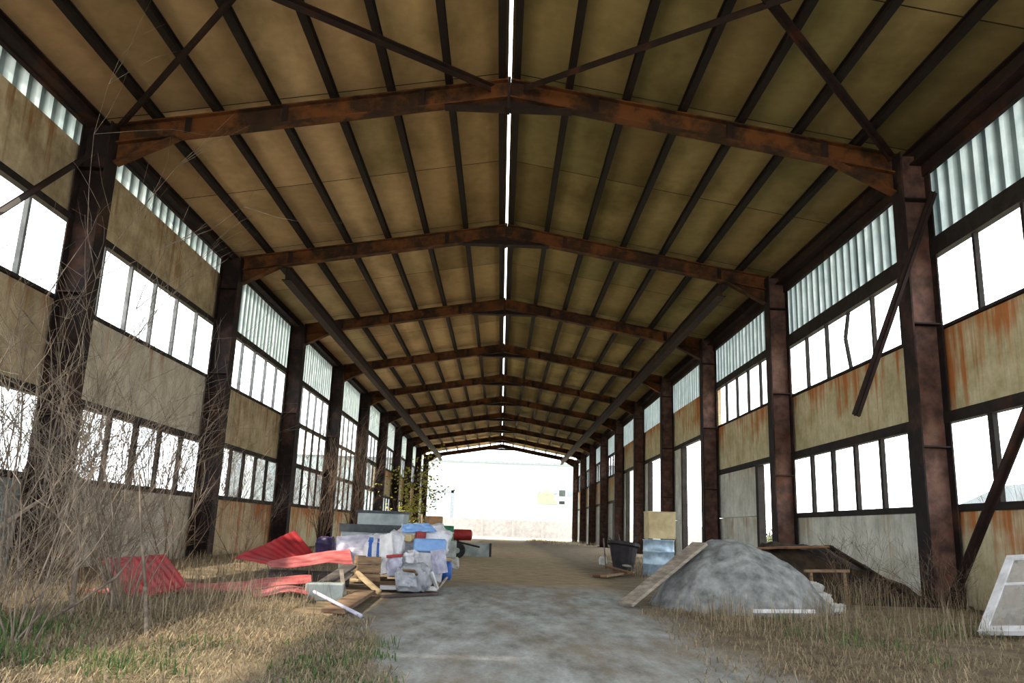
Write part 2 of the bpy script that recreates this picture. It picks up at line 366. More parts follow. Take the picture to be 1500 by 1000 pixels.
# portal frames
def make_frame():
    r = thing('portal_frame', '', 'steel frame')
    for sg in (-1, 1):
        m = MB(); yc = -.10
        top = ztop(5.9)-.02
        m.span(sg*5.70, sg*5.722, yc-.16, yc+.16, .015, top); m.span(sg*6.098, sg*6.12, yc-.16, yc+.16, .015, top)
        mw_ = MB(); mw_.span(sg*5.722, sg*6.098, yc-.02, yc+.02, .015, top)
        c = part('column', m, M['column'], r); part('web', mw_, M['web_pale' if sg > 0 else 'column'], c, base=(0,0,0))
        for zz in (2.05, 3.75, 5.6):
            s_ = MB(); s_.span(sg*5.723, sg*6.097, yc-.15, yc-.02, zz, zz+.02); part('stiffener', s_, M['steel'], c, base=(0,0,0))
        m = MB(); m.span(sg*5.6, sg*6.14, -.36, .16, 0, .03); part('base_plate', m, M['steel'], r)
        m = MB(); D = .30
        p = V((sg*.0, 0, ztop(0)-D/2)); q = V((sg*5.74, 0, ztop(5.74)-D/2)); up = V((sg*SL, 0, 1))
        m.ibeam(p, q, D, .19, up)
        ra = part('rafter', m, M['rafter'], r)
        for xx in (1.3, 3.3, 4.7):
            s_ = MB(); s_.bar((sg*xx, -.05, ztop(xx)-.28), (sg*xx, -.05, ztop(xx)-.02), .012, .09, (1,0,0)); part('web_stiffener', s_, M['steel'], ra, base=(0,0,0))
        m = MB(); zb = ztop(5.0)-D
        a = V((sg*5.70, 0, ztop(5.7)-D)); b = V((sg*5.70, 0, ztop(5.7)-D-.30)); c_ = V((sg*4.85, 0, ztop(4.85)-D))
        m.prism([a+V((0,-.008,0)), b+V((0,-.008,0)), c_+V((0,-.008,0))], (0,.016,0)); m.bar(b, c_, .19, .02, (0,0,1))
        part('haunch', m, M['rafter'], r)
    m = MB(); zb = ztop(0)-.30
    m.prism([V((-.95,-.008,ztop(.95)-.30)), V((.95,-.008,ztop(.95)-.30)), V((0,-.008,zb-.02))], (0,.016,0))
    m.bar((-.95,0,ztop(.95)-.31), (.95,0,ztop(.95)-.31), .19, .02); m.span(-.02,.02,-.10,.10,ztop(.95)-.34,ztop(0)+.02)
    part('apex_gusset', m, M['steel'], r)
    return r
def dup(root, loc):
    r = root.copy(); COL.objects.link(r); r.location = loc
    for ch in list(root.children):
        c = ch.copy(); COL.objects.link(c); c.parent = r
        for gch in ch.children:
            d = gch.copy(); COL.objects.link(d); d.parent = c
    return r
pf = make_frame()
for k in range(NF):
    o = pf if k == 0 else dup(pf, (0, k*LB, 0))
    w = ('rusty steel portal frame closest to the camera, with orange rusted rafter' if k == 0 else
         'last rusty steel portal frame, around the bright far opening' if k == NF-1 else
         f'rusty steel portal frame, {ORD[k+1]} one down the hall from the camera')
    tag(o, w, 'steel frame', 'portal frames down the hall')

# roof braces in the bay over the camera
def rz(x): return ztop(x) - .06
def brace(p, q, label, grp='roof bracing angles', w=.09):
    m = MB(); p = V(p); q = V(q)
    m.bar(p, q, w, .012); d = (q-p).normalized(); a = d.cross(V((0,0,1))).normalized()
    m.bar(p+a*(w/2-.006)-V((0,0,.045)), q+a*(w/2-.006)-V((0,0,.045)), .012, .09)
    return tag(mesh_obj('brace', m, M['steel'], p), label, 'brace', grp)
for sg, side in ((-1,'left'),(1,'right')):
    brace((sg*5.65,-.12,rz(5.65)), (sg*.3,-5.75,rz(.3)), f'roof brace rising from the {side} eave of the first frame towards the ridge')
    brace((sg*.25,-.12,rz(.25)-.05), (sg*5.65,-5.75,rz(5.65)-.05), f'roof brace falling from the first frame apex towards the {side} eave')
a = at(125,225,-.34); a.x = -5.85
brace((-5.86,-.40,5.72), (-5.86,-5.55,1.03), 'wall brace slanting across the left window from the first column head', 'wall braces', .13)
m = MB(); p0 = at(1367,282,-.36); p1 = at(1254,608,-.33); m.bar(p0, p1, .10, .05, (0,1,0)); m.bar(p0, p1, .012, .12, (0,1,0))
tag(mesh_obj('brace', m, M['steel'], p0), 'loose dark steel bar dangling across the first right column and window', 'brace', 'wall braces')
m = MB(); p0 = V((5.84,-.42,.03)); p1 = V((5.84,-5.6,5.92)); m.bar(p0, p1, .10, .02, (1,0,0)); m.bar(p0+V((-.05,0,0)), p1+V((-.05,0,0)), .02, .10, (1,0,0))
tag(mesh_obj('brace', m, M['steel'], p0), 'dark steel wall brace rising from the foot of the first right column', 'brace', 'wall braces')

# walls: bands between columns
XW = 6.14
win_n = [0]
MULL = [.93, 1.9, 2.87, 3.85, 4.87]
def bayname(k):
    return 'behind the camera, added unseen to block sun' if k < 0 else 'beside the camera, before the first frame' if k == 0 else f'between frames {k} and {k+1} of the hall'
LV = {}
def panel(sg, k, z0, z1, mt, where, ya=0., yb=6.):
    side = 'left' if sg < 0 else 'right'
    m = MB(); b = (k-1)*LB
    m.span(sg*(XW+.02), sg*(XW+.17), b+ya+.01, b+yb-.01, z0, z1)
    tag(mesh_obj(f'wall_{side}', m, M[mt], (sg*XW, b+ya, z0), bevel=.012), f'{where} concrete panel of the {side} wall {bayname(k)}', 'wall panel', f'{side} wall panels', 'structure')
def ribbed(sg, k, z0, z1):
    side = 'left' if sg < 0 else 'right'; m = MB(); b = (k-1)*LB
    N = 150; per = .30; amp = .022
    prof = []
    for i in range(N+1):
        y = b+.02+5.96*i/N; ph = (y/per) % 1
        tri = min(1, max(-1, 2.4*math.sin(2*math.pi*ph))); prof.append((XW+.06+amp*tri, y))
    vs = []; fs = []
    for x, y in prof: vs += [(sg*x, y, z0), (sg*x, y, z1), (sg*(x+.004), y, z1), (sg*(x+.004), y, z0)]
    for i in range(N):
        for q in range(4): fs.append((i*4+q, i*4+(q+1)%4, i*4+4+(q+1)%4, i*4+4+q))
    fs += [(0,3,2,1), (N*4, N*4+1, N*4+2, N*4+3)]
    m.add(vs, fs)
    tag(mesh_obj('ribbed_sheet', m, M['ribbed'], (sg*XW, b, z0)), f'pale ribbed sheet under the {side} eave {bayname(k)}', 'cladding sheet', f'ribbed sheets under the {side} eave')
def window(sg, k, z0, z1, where, ya=0., yb=6., head=.10, sill=.09, mull=None, mw=.055, glass='glass', missing=(), bent=None, thick=()):
    win_n[0] += 1; side = 'left' if sg < 0 else 'right'; b = (k-1)*LB
    r = thing(f'window_{win_n[0]}', f'{where} steel window of the {side} wall {bayname(k)}', 'window', (sg*XW, b, z0), f'{side} wall windows', 'structure')
    m = MB(); xa, xb = sg*(XW-.02), sg*(XW+.06)
    m.span(sg*(XW-.05), xb, b+ya+.005, b+yb-.005, z1-head, z1); m.span(xa, sg*(XW+.10), b+ya+.005, b+yb-.005, z0, z0+sill)
    m.span(xa, xb, b+ya+.005, b+ya+.06, z0+sill, z1-head); m.span(xa, xb, b+yb-.06, b+yb-.005, z0+sill, z1-head)
    part('window_frame', m, M['frame'], r)
    mu = MULL if mull is None else mull
    mu = [y for y in mu if ya+.1 < y < yb-.1]
    for i, y in enumerate(mu):
        m = MB(); w_ = .12 if i in thick else mw
        if bent == i:
            pts = [V((sg*(XW+.02), b+y, z0+sill)), V((sg*(XW-.03), b+y+.05, z0+(z1-z0)*.45)), V((sg*(XW), b+y-.04, z0+(z1-z0)*.75)), V((sg*(XW+.02), b+y-.02, z1-head))]
            for p, q in zip(pts, pts[1:]): m.bar(p, q, mw, .05, (1,0,0))
        else:
            m.span(sg*(XW-.015), sg*(XW+.05), b+y-w_/2, b+y+w_/2, z0+sill, z1-head)
        part('mullion', m, M['frame_bloom' if sg < 0 and where == 'upper' else 'frame'], r)
    if glass:
        ed = [ya+.06]+[y for y in mu]+[yb-.06]
        for i, (a_, b_) in enumerate(zip(ed, ed[1:])):
            if i in missing: continue
            m = MB(); m.span(sg*(XW+.056), sg*(XW+.06), b+a_+.03, b+b_-.03, z0+sill-.005, z1-head+.005); part('pane', m, M[glass], r)
# heights above the floor
Z = lambda r: r+H0
S_, W0, W1, P1_, U1 = 1.20, 1.20, 2.42, 3.72, 4.90
EA = ztop(6)-.14
# left wall
for k in (-1, 0, 1):  # rearmost bay is out of view, added to keep sun off the foreground
    ribbed(-1, k, 5.97, ztop(6)+.06)
    panel(-1, k, 4.90, 5.96, 'wall_tan', 'high')
    window(-1, k, 3.66, 4.90, 'upper', missing=(1,3) if k == 1 else (0,2), sill=.05)
    panel(-1, k, 2.42, 3.66, 'wall_gray' if k else 'wall_tan', 'middle')
    window(-1, k, 1.20, 2.42, 'lower', missing=(0,2,4), head=.12, thick=(0,2) if k else (), mw=.075)
    panel(-1, k, 0, 1.20, 'wall_gray' if k else 'wall_block', 'bottom')
ribbed(-1, 2, 5.00, ztop(6)+.06); window(-1, 2, 3.68, 5.00, 'upper', head=.14, sill=.05); panel(-1, 2, 2.44, 3.68, 'wall_tan', 'middle')
window(-1, 2, 1.20, 2.44, 'lower', glass='grimy_glass', missing=(1,3), mw=.08); panel(-1, 2, 0, 1.20, 'wall_rust2', 'bottom')
M6 = [.7, 1.35, 2.0, 2.6, 3.2, 3.85, 4.5, 5.15]
for k in (3, 4):
    ribbed(-1, k, 5.00, ztop(6)+.06); window(-1, k, 3.66, 5.00, 'upper', head=.14, sill=.06)
    window(-1, k, 2.44, 3.66, 'middle', glass='glass', sill=.06, head=.06); window(-1, k, 1.22, 2.44, 'lower', glass='grimy_glass' , head=.06, mw=.07, missing=(0,3)); panel(-1, k, 0, 1.22, 'wall_rust', 'bottom')
for k in (5,):
    ribbed(-1, k, 5.00, ztop(6)+.06); window(-1, k, 3.66, 5.00, 'upper', glass='grimy_glass', head=.14); window(-1, k, 2.44, 3.66, 'middle', glass='grimy_glass'); window(-1, k, 1.22, 2.44, 'lower', missing=(0,1)); panel(-1, k, 0, 1.22, 'wall_pale', 'bottom')
for k in (6, 7, 8, 9):
    ribbed(-1, k, 4.9, ztop(6)+.06); window(-1, k, 3.66, 4.9, 'upper', glass='grimy_glass'); panel(-1, k, 2.3, 3.66, 'wall_rust', 'middle')
    if k < 8: window(-1, k, 1.22, 2.3, 'lower', glass='grimy_glass'); panel(-1, k, 0, 1.22, 'wall_tan', 'bottom')
    else: panel(-1, k, 0, 2.3, 'wall_tan', 'bottom')
# right wall
for k in (-1, 0, 1):
    ribbed(1, k, 5.02, EA); window(1, k, 3.70, 5.02, 'upper', head=.26, sill=.04, missing=(1,) if k else (), bent=2 if k else None)
    panel(1, k, 2.54, 3.70, 'wall_rust', 'middle'); window(1, k, 1.22, 2.54, 'lower', head=.15, sill=.09, mw=.09 if k else .11, missing=(0,2) if k else (3,)); panel(1, k, 0, 1.22, 'wall_pale' if k else 'wall_rust', 'bottom')
ribbed(1, 2, 5.04, EA); window(1, 2, 3.78, 5.04, 'upper', head=.18, sill=.04); panel(1, 2, 2.58, 3.78, 'wall_rust', 'middle')
def opening(sg, k, z1, yo0, yo1, mtp, ptop=None):     # open doorway from yo0 to yo1, panels on the rest
    win_n[0] += 1; side = 'left' if sg < 0 else 'right'; b = (k-1)*LB
    r = thing(f'door_{win_n[0]}', f'open doorway with steel posts in the {side} wall {bayname(k)}', 'doorway', (sg*XW, b+yo0, 0), f'{side} wall doorways', 'structure')
    m = MB(); m.span(sg*(XW-.04), sg*(XW+.10), b+.005, b+5.995, z1-.12, z1); part('lintel', m, M['frame'], r)
    m = MB(); m.span(sg*(XW-.04), sg*(XW+.12), b+yo1-.02, b+yo1+.16, 0, z1-.12); part('door_post', m, M['frame'], r)
    m = MB(); m.span(sg*(XW-.02), sg*(XW+.10), b+yo0-.06, b+yo0+.02, 0, z1-.12); part('door_post', m, M['frame'], r)
    panel(sg, k, 0, 1.28, mtp, 'bottom', yo1+.16, 6.); panel(sg, k, 1.29, z1-.12, mtp, 'standing', yo1+.16, 6.)
opening(1, 2, 2.58, .3, 2.2, 'wall_pale')
for k in (3, 4, 5):
    ribbed(1, k, 5.04, EA); panel(1, k, 3.80, 5.04, 'wall_rust', 'high'); opening(1, k, 3.80, .3, {3:4.3, 4:4.6, 5:4.6}[k], 'wall_pale')
for k in (6, 7, 8, 9):
    ribbed(1, k, 5.04, EA); window(1, k, 3.80, 5.04, 'upper', glass='grimy_glass'); panel(1, k, 2.5, 3.8, 'wall_rust', 'middle')
    opening(1, k, 2.5, .3, 3.4, 'wall_pale')

# ------------------------------------------------------------------ clutter helpers
def boxthing(name, label, cat, x0, y0, x1, y1, Y, depth, mt, rot=0, group=None, bevel=.01, base=None):
    """box whose front face covers image rectangle at distance Y; returns object and data"""
    a = at(x0, y1, Y); b = at(x1, y0, Y); z0 = max(0, a.z) if base is None else base; z1 = b.z
    w = b.x-a.x; c = V(((a.x+b.x)/2, Y+depth/2, z0)); R = Matrix.Rotation(rot, 3, 'Z')
    m = MB(); m.box(c+V((0,0,(z1-z0)/2)), (w, depth, z1-z0), R)
    o = mesh_obj(name, m, mt, c, bevel=bevel); tag(o, label, cat, group); return o, c, w, z0, z1, R
def lump(c, size, seed, amp=.18, freq=2.2, sq=.5, nu=44, nv=28):
    """lumpy rounded body: a sack or stone"""
    m = MB(); vs = []; c = V(c); s = V(size)/2
    for j in range(nv+1):
        th = math.pi*j/nv
        for i in range(nu):
            ph = 2*math.pi*i/nu
            d = V((math.sin(th)*math.cos(ph), math.sin(th)*math.sin(ph), math.cos(th)))
            e = V([math.copysign(abs(q)**sq, q) for q in d])
            k = 1+amp*mnoise.noise(d*freq+V((seed*3.1, seed, 0)))+amp*.5*mnoise.noise(d*freq*2.3+V((0, seed, 9)))-amp*.55*(1-abs(mnoise.noise(d*freq*2.8+V((seed, 4, seed)))))**6
            p = V((e.x*s.x, e.y*s.y, e.z*s.z))*k
            p.z = max(p.z, -s.z*.92); vs.append(c+p)
    fs = [(j*nu+i, j*nu+(i+1)%nu, (j+1)*nu+(i+1)%nu, (j+1)*nu+i) for j in range(nv) for i in range(nu)]
    return m.add(vs, fs)
def sack(name, label, cat, x0, y0, x1, y1, Y, depth, mt, seed, group=None, amp=.16, sq=.55):
    a = at(x0, y1, Y); b = at(x1, y0, Y); z0 = max(0, a.z); c = V(((a.x+b.x)/2, Y, (z0+b.z)/2))
    o = mesh_obj(name, lump(c, (b.x-a.x, depth, b.z-z0), seed, amp, 2.2, sq), mt, V((c.x, c.y, z0)), smooth=True)
    return tag(o, label, cat, group)
def plank(name, label, p, q, w, th, mt, cat='plank', group=None, up=(0,0,1)):
    m = MB(); m.bar(p, q, w, th, up); return tag(mesh_obj(name, m, mt, p, bevel=.004), label, cat, group)

# ---- red roof sheets
def rip(amp, n_, s=1): return lambda u, v: amp*math.sin(2*math.pi*n_*u)+.02*mnoise.noise(V((u*3*s, v*3, s*2.)))
m = MB(); m.sheet(at(143,818,-2.05), at(243,813,-1.95), at(276,858,-2.55), at(195,881,-2.85), 60, 16, rip(.004, 9, 1))
m2 = MB(); m.sheet(at(112,862,-2.3), at(160,864,-2.3), at(200,882,-2.86), at(150,868,-2.6), 20, 8, rip(.004, 3, 2))
tag(mesh_obj('roof_sheet', m, M['red'], at(195,881,-2.85)), 'creased red metal roof sheet propped up behind the bare bush', 'metal sheet', 'red roof sheets')
m = MB(); m.sheet(at(258,853,-1.35), at(456,846,-1.0), at(456,858,-1.9), at(250,868,-2.2), 60, 14, lambda u, v: .03*math.sin(u*5)+.012*math.sin(2*math.pi*8*v)+.02*mnoise.noise(V((u*4, v*3, 1))))
tag(mesh_obj('roof_sheet', m, M['pink_red'], at(350,860,-1.8)), 'long faded red metal sheet lying flat beside the dry grass', 'metal sheet', 'red roof sheets')
m = MB(); m.sheet(at(366,862,-2.2), at(452,860,-2.1), at(452,869,-2.6), at(372,871,-2.7), 24, 8, lambda u, v: .02*math.sin(u*6+1)+.01*math.sin(2*math.pi*4*v))
tag(mesh_obj('roof_sheet', m, M['pink_red'], at(410,868,-2.5)), 'narrow faded red metal strip in front of the flat red sheet', 'metal sheet', 'red roof sheets')
m = MB()
m.sheet(at(343,817,-.35), at(432,777,.35), at(464,816,.0), at(398,828,-.55), 40, 20, lambda u, v: (.004*math.sin(2*math.pi*9*u))+.012*mnoise.noise(V((u*3, v*3, 4))))
m2 = MB(); m2.sheet(at(385,822,-.35), at(512,803,-.1), at(517,825,-.75), at(398,831,-.8), 50, 12, lambda u, v: .012*math.sin(u*7)*(.4+v)+.004*math.sin(2*math.pi*5*v)+.015*mnoise.noise(V((u*5, v*2, 8))))
peak = mesh_obj('roof_sheet', m, M['red'], at(430,830,-.5))
tag(peak, 'bent red metal roof sheet with a peaked corner beside the white scrap pile', 'metal sheet', 'red roof sheets')
rs = mesh_obj('turned_edge', m2, M['pink_red'], at(430,830,-.5), peak); rs['label'] = 'pale pink turned edge'
a = gp(405,852); b = gp(500,848)
for i, (xa, xb, lab) in enumerate(((395,450,'dark timber block propping the peaked red sheet, by the dry grass'), (455,512,'dark timber block propping the peaked red sheet, by the grey box'))):
    p = at(xa, 840, -.35+.1*i); q = at(xb, 838, -.3+.1*i); p.z = q.z = .09
    plank('timber_block', lab, p, q, .22, .18, M['dark_wood'], 'timber')

# ---- heap of boards in front of the pile
o, c, w, z0, z1, R = boxthing('metal_box', 'grey metal box lying in front of the red sheets', 'box', 443,856,500,883,-2.35,.30,M['grey_paint'],.12)
plank('plank', 'dark slate plank slanting up onto the red sheet', at(472,856,-2.0), at(513,829,-1.2), .16, .03, M['dark_wood'], group='loose planks by the scrap pile')
plank('plank', 'narrow pale grey plank below the dark slate one', at(482,861,-2.1), at(514,840,-1.3), .08, .03, M['grey_wood'], group='loose planks by the scrap pile')
p = gp(487,906); q = at(537,866,-1.6); p.z = .06; plank('plank', 'wide brown plank with a sunlit end by the drive', p, q, .20, .04, M['plank_dark'], group='loose planks by the scrap pile')
p = at(522,838,-1.35); q = gp(556,872); q.z = .03; plank('stake', 'pale timber stake leaning against the wooden crate', p, q, .055, .05, M['pale_wood'], 'stake')
p = at(500,835,-1.9); q = gp(505,880); q.z = .02; plank('stake', 'thin grey upright stake by the grey metal box', p, q, .04, .03, M['grey_wood'], 'stake')
p = gp(458,891); q = gp(528,913); p.z = .15; q.z = .06
m = MB(); m.tube([p, q], .015, 12); tag(mesh_obj('pipe', m, M['lav_bag'], q, smooth=True), 'thin white pipe lying at the edge of the drive', 'pipe')
# crate: boards round a hollow
def crate(name, label, x0, y0, x1, y1, Y, depth, mt, rot, cat='crate', base=None, group=None, slats=3):
    a = at(x0, y1, Y); b = at(x1, y0, Y); z0 = max(0, a.z) if base is None else base; h = b.z-z0; w = b.x-a.x
    c = V(((a.x+b.x)/2, Y+depth/2, z0)); R = Matrix.Rotation(rot, 3, 'Z')
    r = thing(name, label, cat, c, group); m = MB(); m.box(c+V((0,0,.012)), (w-.04, depth-.04, .02), R); part('base', m, mt, r)
    for dx, dy, sx_, sy_ in ((0,-1,w,.018),(0,1,w,.018),(-1,0,.018,depth-.036),(1,0,.018,depth-.036)):
        m = MB()
        for i in range(slats):
            hh = h/slats; m.box(c+R@V((dx*(w/2-.009), dy*(depth/2-.009), hh*(i+.5))), (sx_, sy_, hh*.93), R)
        part('side_panel', m, mt, r)
    return r
crate('crate', 'small weathered wooden crate between the red sheet and white sacks', 516,815,553,851,-1.0,.32,M['wood'],.3)

# ---- white and blue scrap pile
PG = 'white and blue scrap pile'
# lower grey cabinet with dark rim
def cabinet(name, label, x0, y0, x1, y1, Y, depth, rot, base=None, group=None):
    a = at(x0, y1, Y); b = at(x1, y0, Y); z0 = max(0, a.z) if base is None else base; h = b.z-z0; w = b.x-a.x
    c = V(((a.x+b.x)/2, Y+depth/2, z0)); R = Matrix.Rotation(rot, 3, 'Z'); r = thing(name, label, 'cabinet', c, group)
    m = MB(); m.box(c+V((0,0,h*.42)), (w, depth, h*.84), R); part('body', m, M['grey_paint'], r, bevel=.012)
    m = MB()
    for dx, dy, sx_, sy_ in ((0,-1,w+.04,.05),(0,1,w+.04,.05),(-1,0,.05,depth-.06),(1,0,.05,depth-.06)):
        m.box(c+R@V((dx*(w/2-.005), dy*(depth/2-.005), h*.92)), (sx_, sy_, h*.16), R)
    part('rim', m, M['dark_paint'], r)
    return r
cabinet('metal_cabinet', 'low grey metal cabinet with dark rim at the base of the scrap pile', 497,770,602,838,.25,.6,-.12)
cabinet('metal_cabinet', 'grey metal trough with dark rim on top of the scrap pile', 523,749,594,779,.42,.42,-.06, base=at(560,770,.3).z-.0)
m = MB(); m.sheet(at(493,786,-.05), at(545,782,.0), at(548,822,-.2), at(492,820,-.25), 24, 14, lambda u, v: .03*mnoise.noise(V((u*4, v*4, 2))))
tag(mesh_obj('plastic_sheet', m, M['lav_bag'], at(520,821,-.2)), 'pale plastic sheet hanging over the front of the low cabinet', 'plastic sheet')
# striped sack
def striped(label, x0, y0, x1, y1, Y, depth, seed):
    a = at(x0, y1, Y); b = at(x1, y0, Y); c = V(((a.x+b.x)/2, Y, (a.z+b.z)/2)); r = thing('sack', label, 'sack', (c.x, c.y, max(a.z,0)))
    size = V((b.x-a.x, depth, b.z-a.z)); part('body', lump(c, size, seed, .12, 2, .55), M['white_bag'], r, smooth=True)
    for i, u in enumerate((.26, .62)):
        m = MB(); xx = a.x+(b.x-a.x)*u; pts = []
        big = lump(c, size*1.03, seed, .12, 2, .55, 48, 30); fs = []
        for f in big.f:
            ctr = sum((V(big.v[k]) for k in f), V())/4
            if abs(ctr.x-xx) < (.026 if i == 0 else .036) and ctr.y < c.y and abs(ctr.z-c.z) < size.z*.42: fs.append(f)
        m.v = big.v; m.f = fs
        used = sorted({k for f in fs for k in f}); mp_ = {k: i_ for i_, k in enumerate(used)}
        m.v = [big.v[k] for k in used]; m.f = [tuple(mp_[k] for k in f) for f in fs]
        nv_ = len(m.v); m.v += [tuple(V(p)+V((0,.01,0))) for p in m.v]; m.f += [tuple(nv_+k for k in reversed(f)) for f in m.f[:]]
        part('blue_stripe', m, M['blue'], r, smooth=True)
    return r
striped('white plastic sack with two blue stripes at the middle of the scrap pile', 532,783,576,842,-.55,.36,3)
sack('sack', 'tall dirty white sack right of the blue striped one', 'sack', 562,778,594,838,-.62,.30,M['white_bag'],5)
sack('sack', 'lavender plastic sack squashed under the tall white one', 'sack', 566,812,592,846,-.85,.26,M['lav_bag'],6)
sack('sack', 'large rounded white sack at the top of the scrap pile', 'sack', 580,768,662,812,-.1,.55,M['white_bag'],8,amp=.2)
sack('sack', 'grey plastic bag spread at the front foot of the scrap pile', 'sack', 578,826,632,866,-.95,.36,M['grey_bag'],9,amp=.25)
sack('sack', 'crumpled white bag in the middle front of the scrap pile', 'sack', 588,806,614,848,-.72,.30,M['white_bag'],10,amp=.3)
def bluebox():
    Y = -.55; a = at(602,842,Y); b = at(651,789,Y); w = b.x-a.x; z0 = .1; h = b.z-z0; c = V(((a.x+b.x)/2, Y+.2, z0)); R = Matrix.Rotation(.08, 3, 'Z')
    r = thing('plastic_tub', 'white tub with a blue lid at the right of the scrap pile', 'tub', c)
    m = MB(); vs = []
    for z, k in ((0,.86),(h*.68,1.0)):
        for dx, dy in ((-1,-1),(1,-1),(1,1),(-1,1)): vs.append(c+R@V((dx*w/2*k, dy*.19*k, z)))
    m.add(vs, [(3,2,1,0),(4,5,6,7),(0,1,5,4),(1,2,6,5),(2,3,7,6),(3,0,4,7)]); part('body', m, M['white_bag'], r, bevel=.02)
    m = MB(); m.box(c+V((0,0,h*.84)), (w*1.05,.42,h*.30), R); part('lid', m, M['pale_blue'], r, bevel=.025)
bluebox()
m = MB(); m.sheet(at(556,784,-.80), at(574,780,-.78), at(578,836,-.90), at(555,842,-.94), 14, 18, lambda u, v: .03*mnoise.noise(V((u*3, v*4, 11))))
tag(mesh_obj('plastic_sheet', m, M['white_paint'], at(556,842,-.94)), 'bright white plastic sheet hanging beside the blue striped sack', 'plastic sheet')
m = MB(); m.sheet(at(590,768,-.42), at(628,766,-.35), at(640,778,-.46), at(588,780,-.48), 20, 10, lambda u, v: .025*mnoise.noise(V((u*5, v*3, 13))))
tag(mesh_obj('plastic_sheet', m, M['pale_blue'], at(600,780,-.46)), 'pale blue sheet draped over the top of the scrap pile', 'plastic sheet')
p = at(566,815,-.99); q = at(590,813,-.99); plank('strip', 'dull red strip across the front of the white sacks', p, q, .02, .035, M['dark_red'], 'strip')
boxthing('box', 'dark red box wedged in the sacks above the blue lid', 'box', 607,778,622,789,-.46,.2,M['dark_red'],.2,base=at(610,789,-.46).z)
boxthing('box', 'small cream carton beside the dark red box', 'box', 590,783,605,793,-.58,.2,M['board_cream'],-.2,base=at(600,793,-.5).z)
m = MB(); m.sheet(at(578,838,-1.18), at(606,832,-1.16), at(612,860,-1.22), at(580,858,-1.24), 18, 14, lambda u, v: .04*mnoise.noise(V((u*4, v*4, 17))))
tag(mesh_obj('plastic_sheet', m, M['grey_bag'], at(590,860,-1.2)), 'crumpled grey sheet over the grey bag at the foot of the scrap pile', 'plastic sheet')
m = MB(); m.sheet(at(630,806,-.60), at(652,804,-.55), at(656,838,-.62), at(634,842,-.66), 16, 14, lambda u, v: .035*mnoise.noise(V((u*4, v*4, 19))))
tag(mesh_obj('plastic_sheet', m, M['lav_bag'], at(640,842,-.64)), 'torn pale sheet on the outer corner of the white tub', 'plastic sheet')
plank('plank', 'dark burnt plank on the ground in front of the scrap pile', gp(560,876)+V((0,0,.02)), gp(640,872)+V((0,0,.02)), .06, .03, M['dark_wood'], group='loose planks by the scrap pile')
p = at(598,834,-1.25); q = gp(622,866); q.z = .03; plank('board', 'brown board leaning on the grey bag of the scrap pile', p, q, .14, .02, M['wood'], 'board')
p = gp(556,866); q = gp(640,868); p.z = q.z = .05
m = MB(); m.bar(p, q, .05, .05); m.bar(q, at(632,838,-.95), .035, .03); m.bar(p+V((.25,.02,0)), q+V((-.1,.12,0)), .03, .03)
tag(mesh_obj('welded_scrap', m, M['white_paint'], p), 'low white metal frame along the front of the scrap pile', 'metal frame')
p = gp(640,866); q = at(655,845,-.4); p.z = .02; plank('stick', 'thin grey stick at the corner of the scrap pile', p, q, .025, .025, M['grey_wood'], 'stick')
sack('plastic_canister', 'small blue canister on the ground right of the scrap pile', 'canister', 645,822,663,850,.9,.2,M['blue'],12,amp=.08,sq=.6)
sack('stone', 'pale stone beside the blue canister', 'stone', 661,816,673,834,3.2,.2,M['stone'],13)
o, c, w, z0, z1, R = boxthing('cardboard_box', 'brown cardboard box topping the far end of the scrap pile', 'box', 622,756,645,780,1.2,.30,M['cardboard'],.3,base=.62)
boxthing('crate', 'dark brown crate holding up the cardboard box', 'crate', 606,778,652,850,1.15,.5,M['dark_wood'],.05)
p = at(617,788,.25); p.z = 0; q = at(618,753,.3); plank('stick', 'short upright yellow stick on the scrap pile', p, q, .025, .02, M['pale_wood'], 'stick')
sack('plastic_bag', 'dark purple plastic bag against the wall behind the red sheet', 'bag', 462,786,493,822,2.8,.4,M['purple'],15)
plank('plank', 'bleached plank on the ground under the striped sack', gp(560,862)+V((0,0,.13)), gp(500,868)+V((.1,.2,.13)), .12, .03, M['pale_wood'], group='loose planks by the scrap pile')
boxthing('wooden_pallet', 'low brown pallet under the sacks of the scrap pile', 'pallet', 545,853,640,864,-.75,.5,M['wood'],0.02)

# ---- beyond the pile
boxthing('crate', 'grey crate under the green box', 'crate', 644,792,668,816,9.6,.4,M['grey_paint'],.1)
boxthing('plastic_box', 'bright green plastic box on a grey crate', 'box', 645,770,664,792,9.6,.36,M['green_plastic'],.1,base=at(655,793,9.6).z)
r0 = at(677,815,11.0); r0.z = 0
r = thing('tank_cart', 'small cart with a red tank and black tyres past the green box', 'cart', r0)
zt = at(677,783,11).z
m = MB(); m.tube([r0+V((-.28,0,zt)), r0+V((-.24,0,zt)), r0+V((.2,0,zt)), r0+V((.24,0,zt))], [.08,.14,.14,.08], 18); part('tank', m, M['dark_red'], r, smooth=True)
for dy in (-.16, .16):
    m = MB(); m.tube([r0+V((-.13,dy-.05,.2)), r0+V((-.13,dy+.05,.2))], .2, 20); w_ = part('wheel', m, M['rubber'], r)
    mm = MB(); mm.tube([r0+V((-.13,dy-.056,.2)), r0+V((-.13,dy+.056,.2))], .07, 14); part('hub', mm, M['grey_paint'], w_, base=r0)
m = MB(); m.bar(r0+V((-.25,0,zt-.16)), r0+V((.45,0,zt-.3)), .3, .04); m.bar(r0+V((-.13,-.2,.2)), r0+V((-.13,.2,.2)), .03, .03); m.bar(r0+V((-.13,0,.2)), r0+V((-.13,0,zt-.14)), .05,.05); part('chassis', m, M['steel'], r)
Y = 12.9; a = at(679,812,Y); b = at(717,796,Y); c = V(((a.x+b.x)/2, Y, 0)); hh = b.z
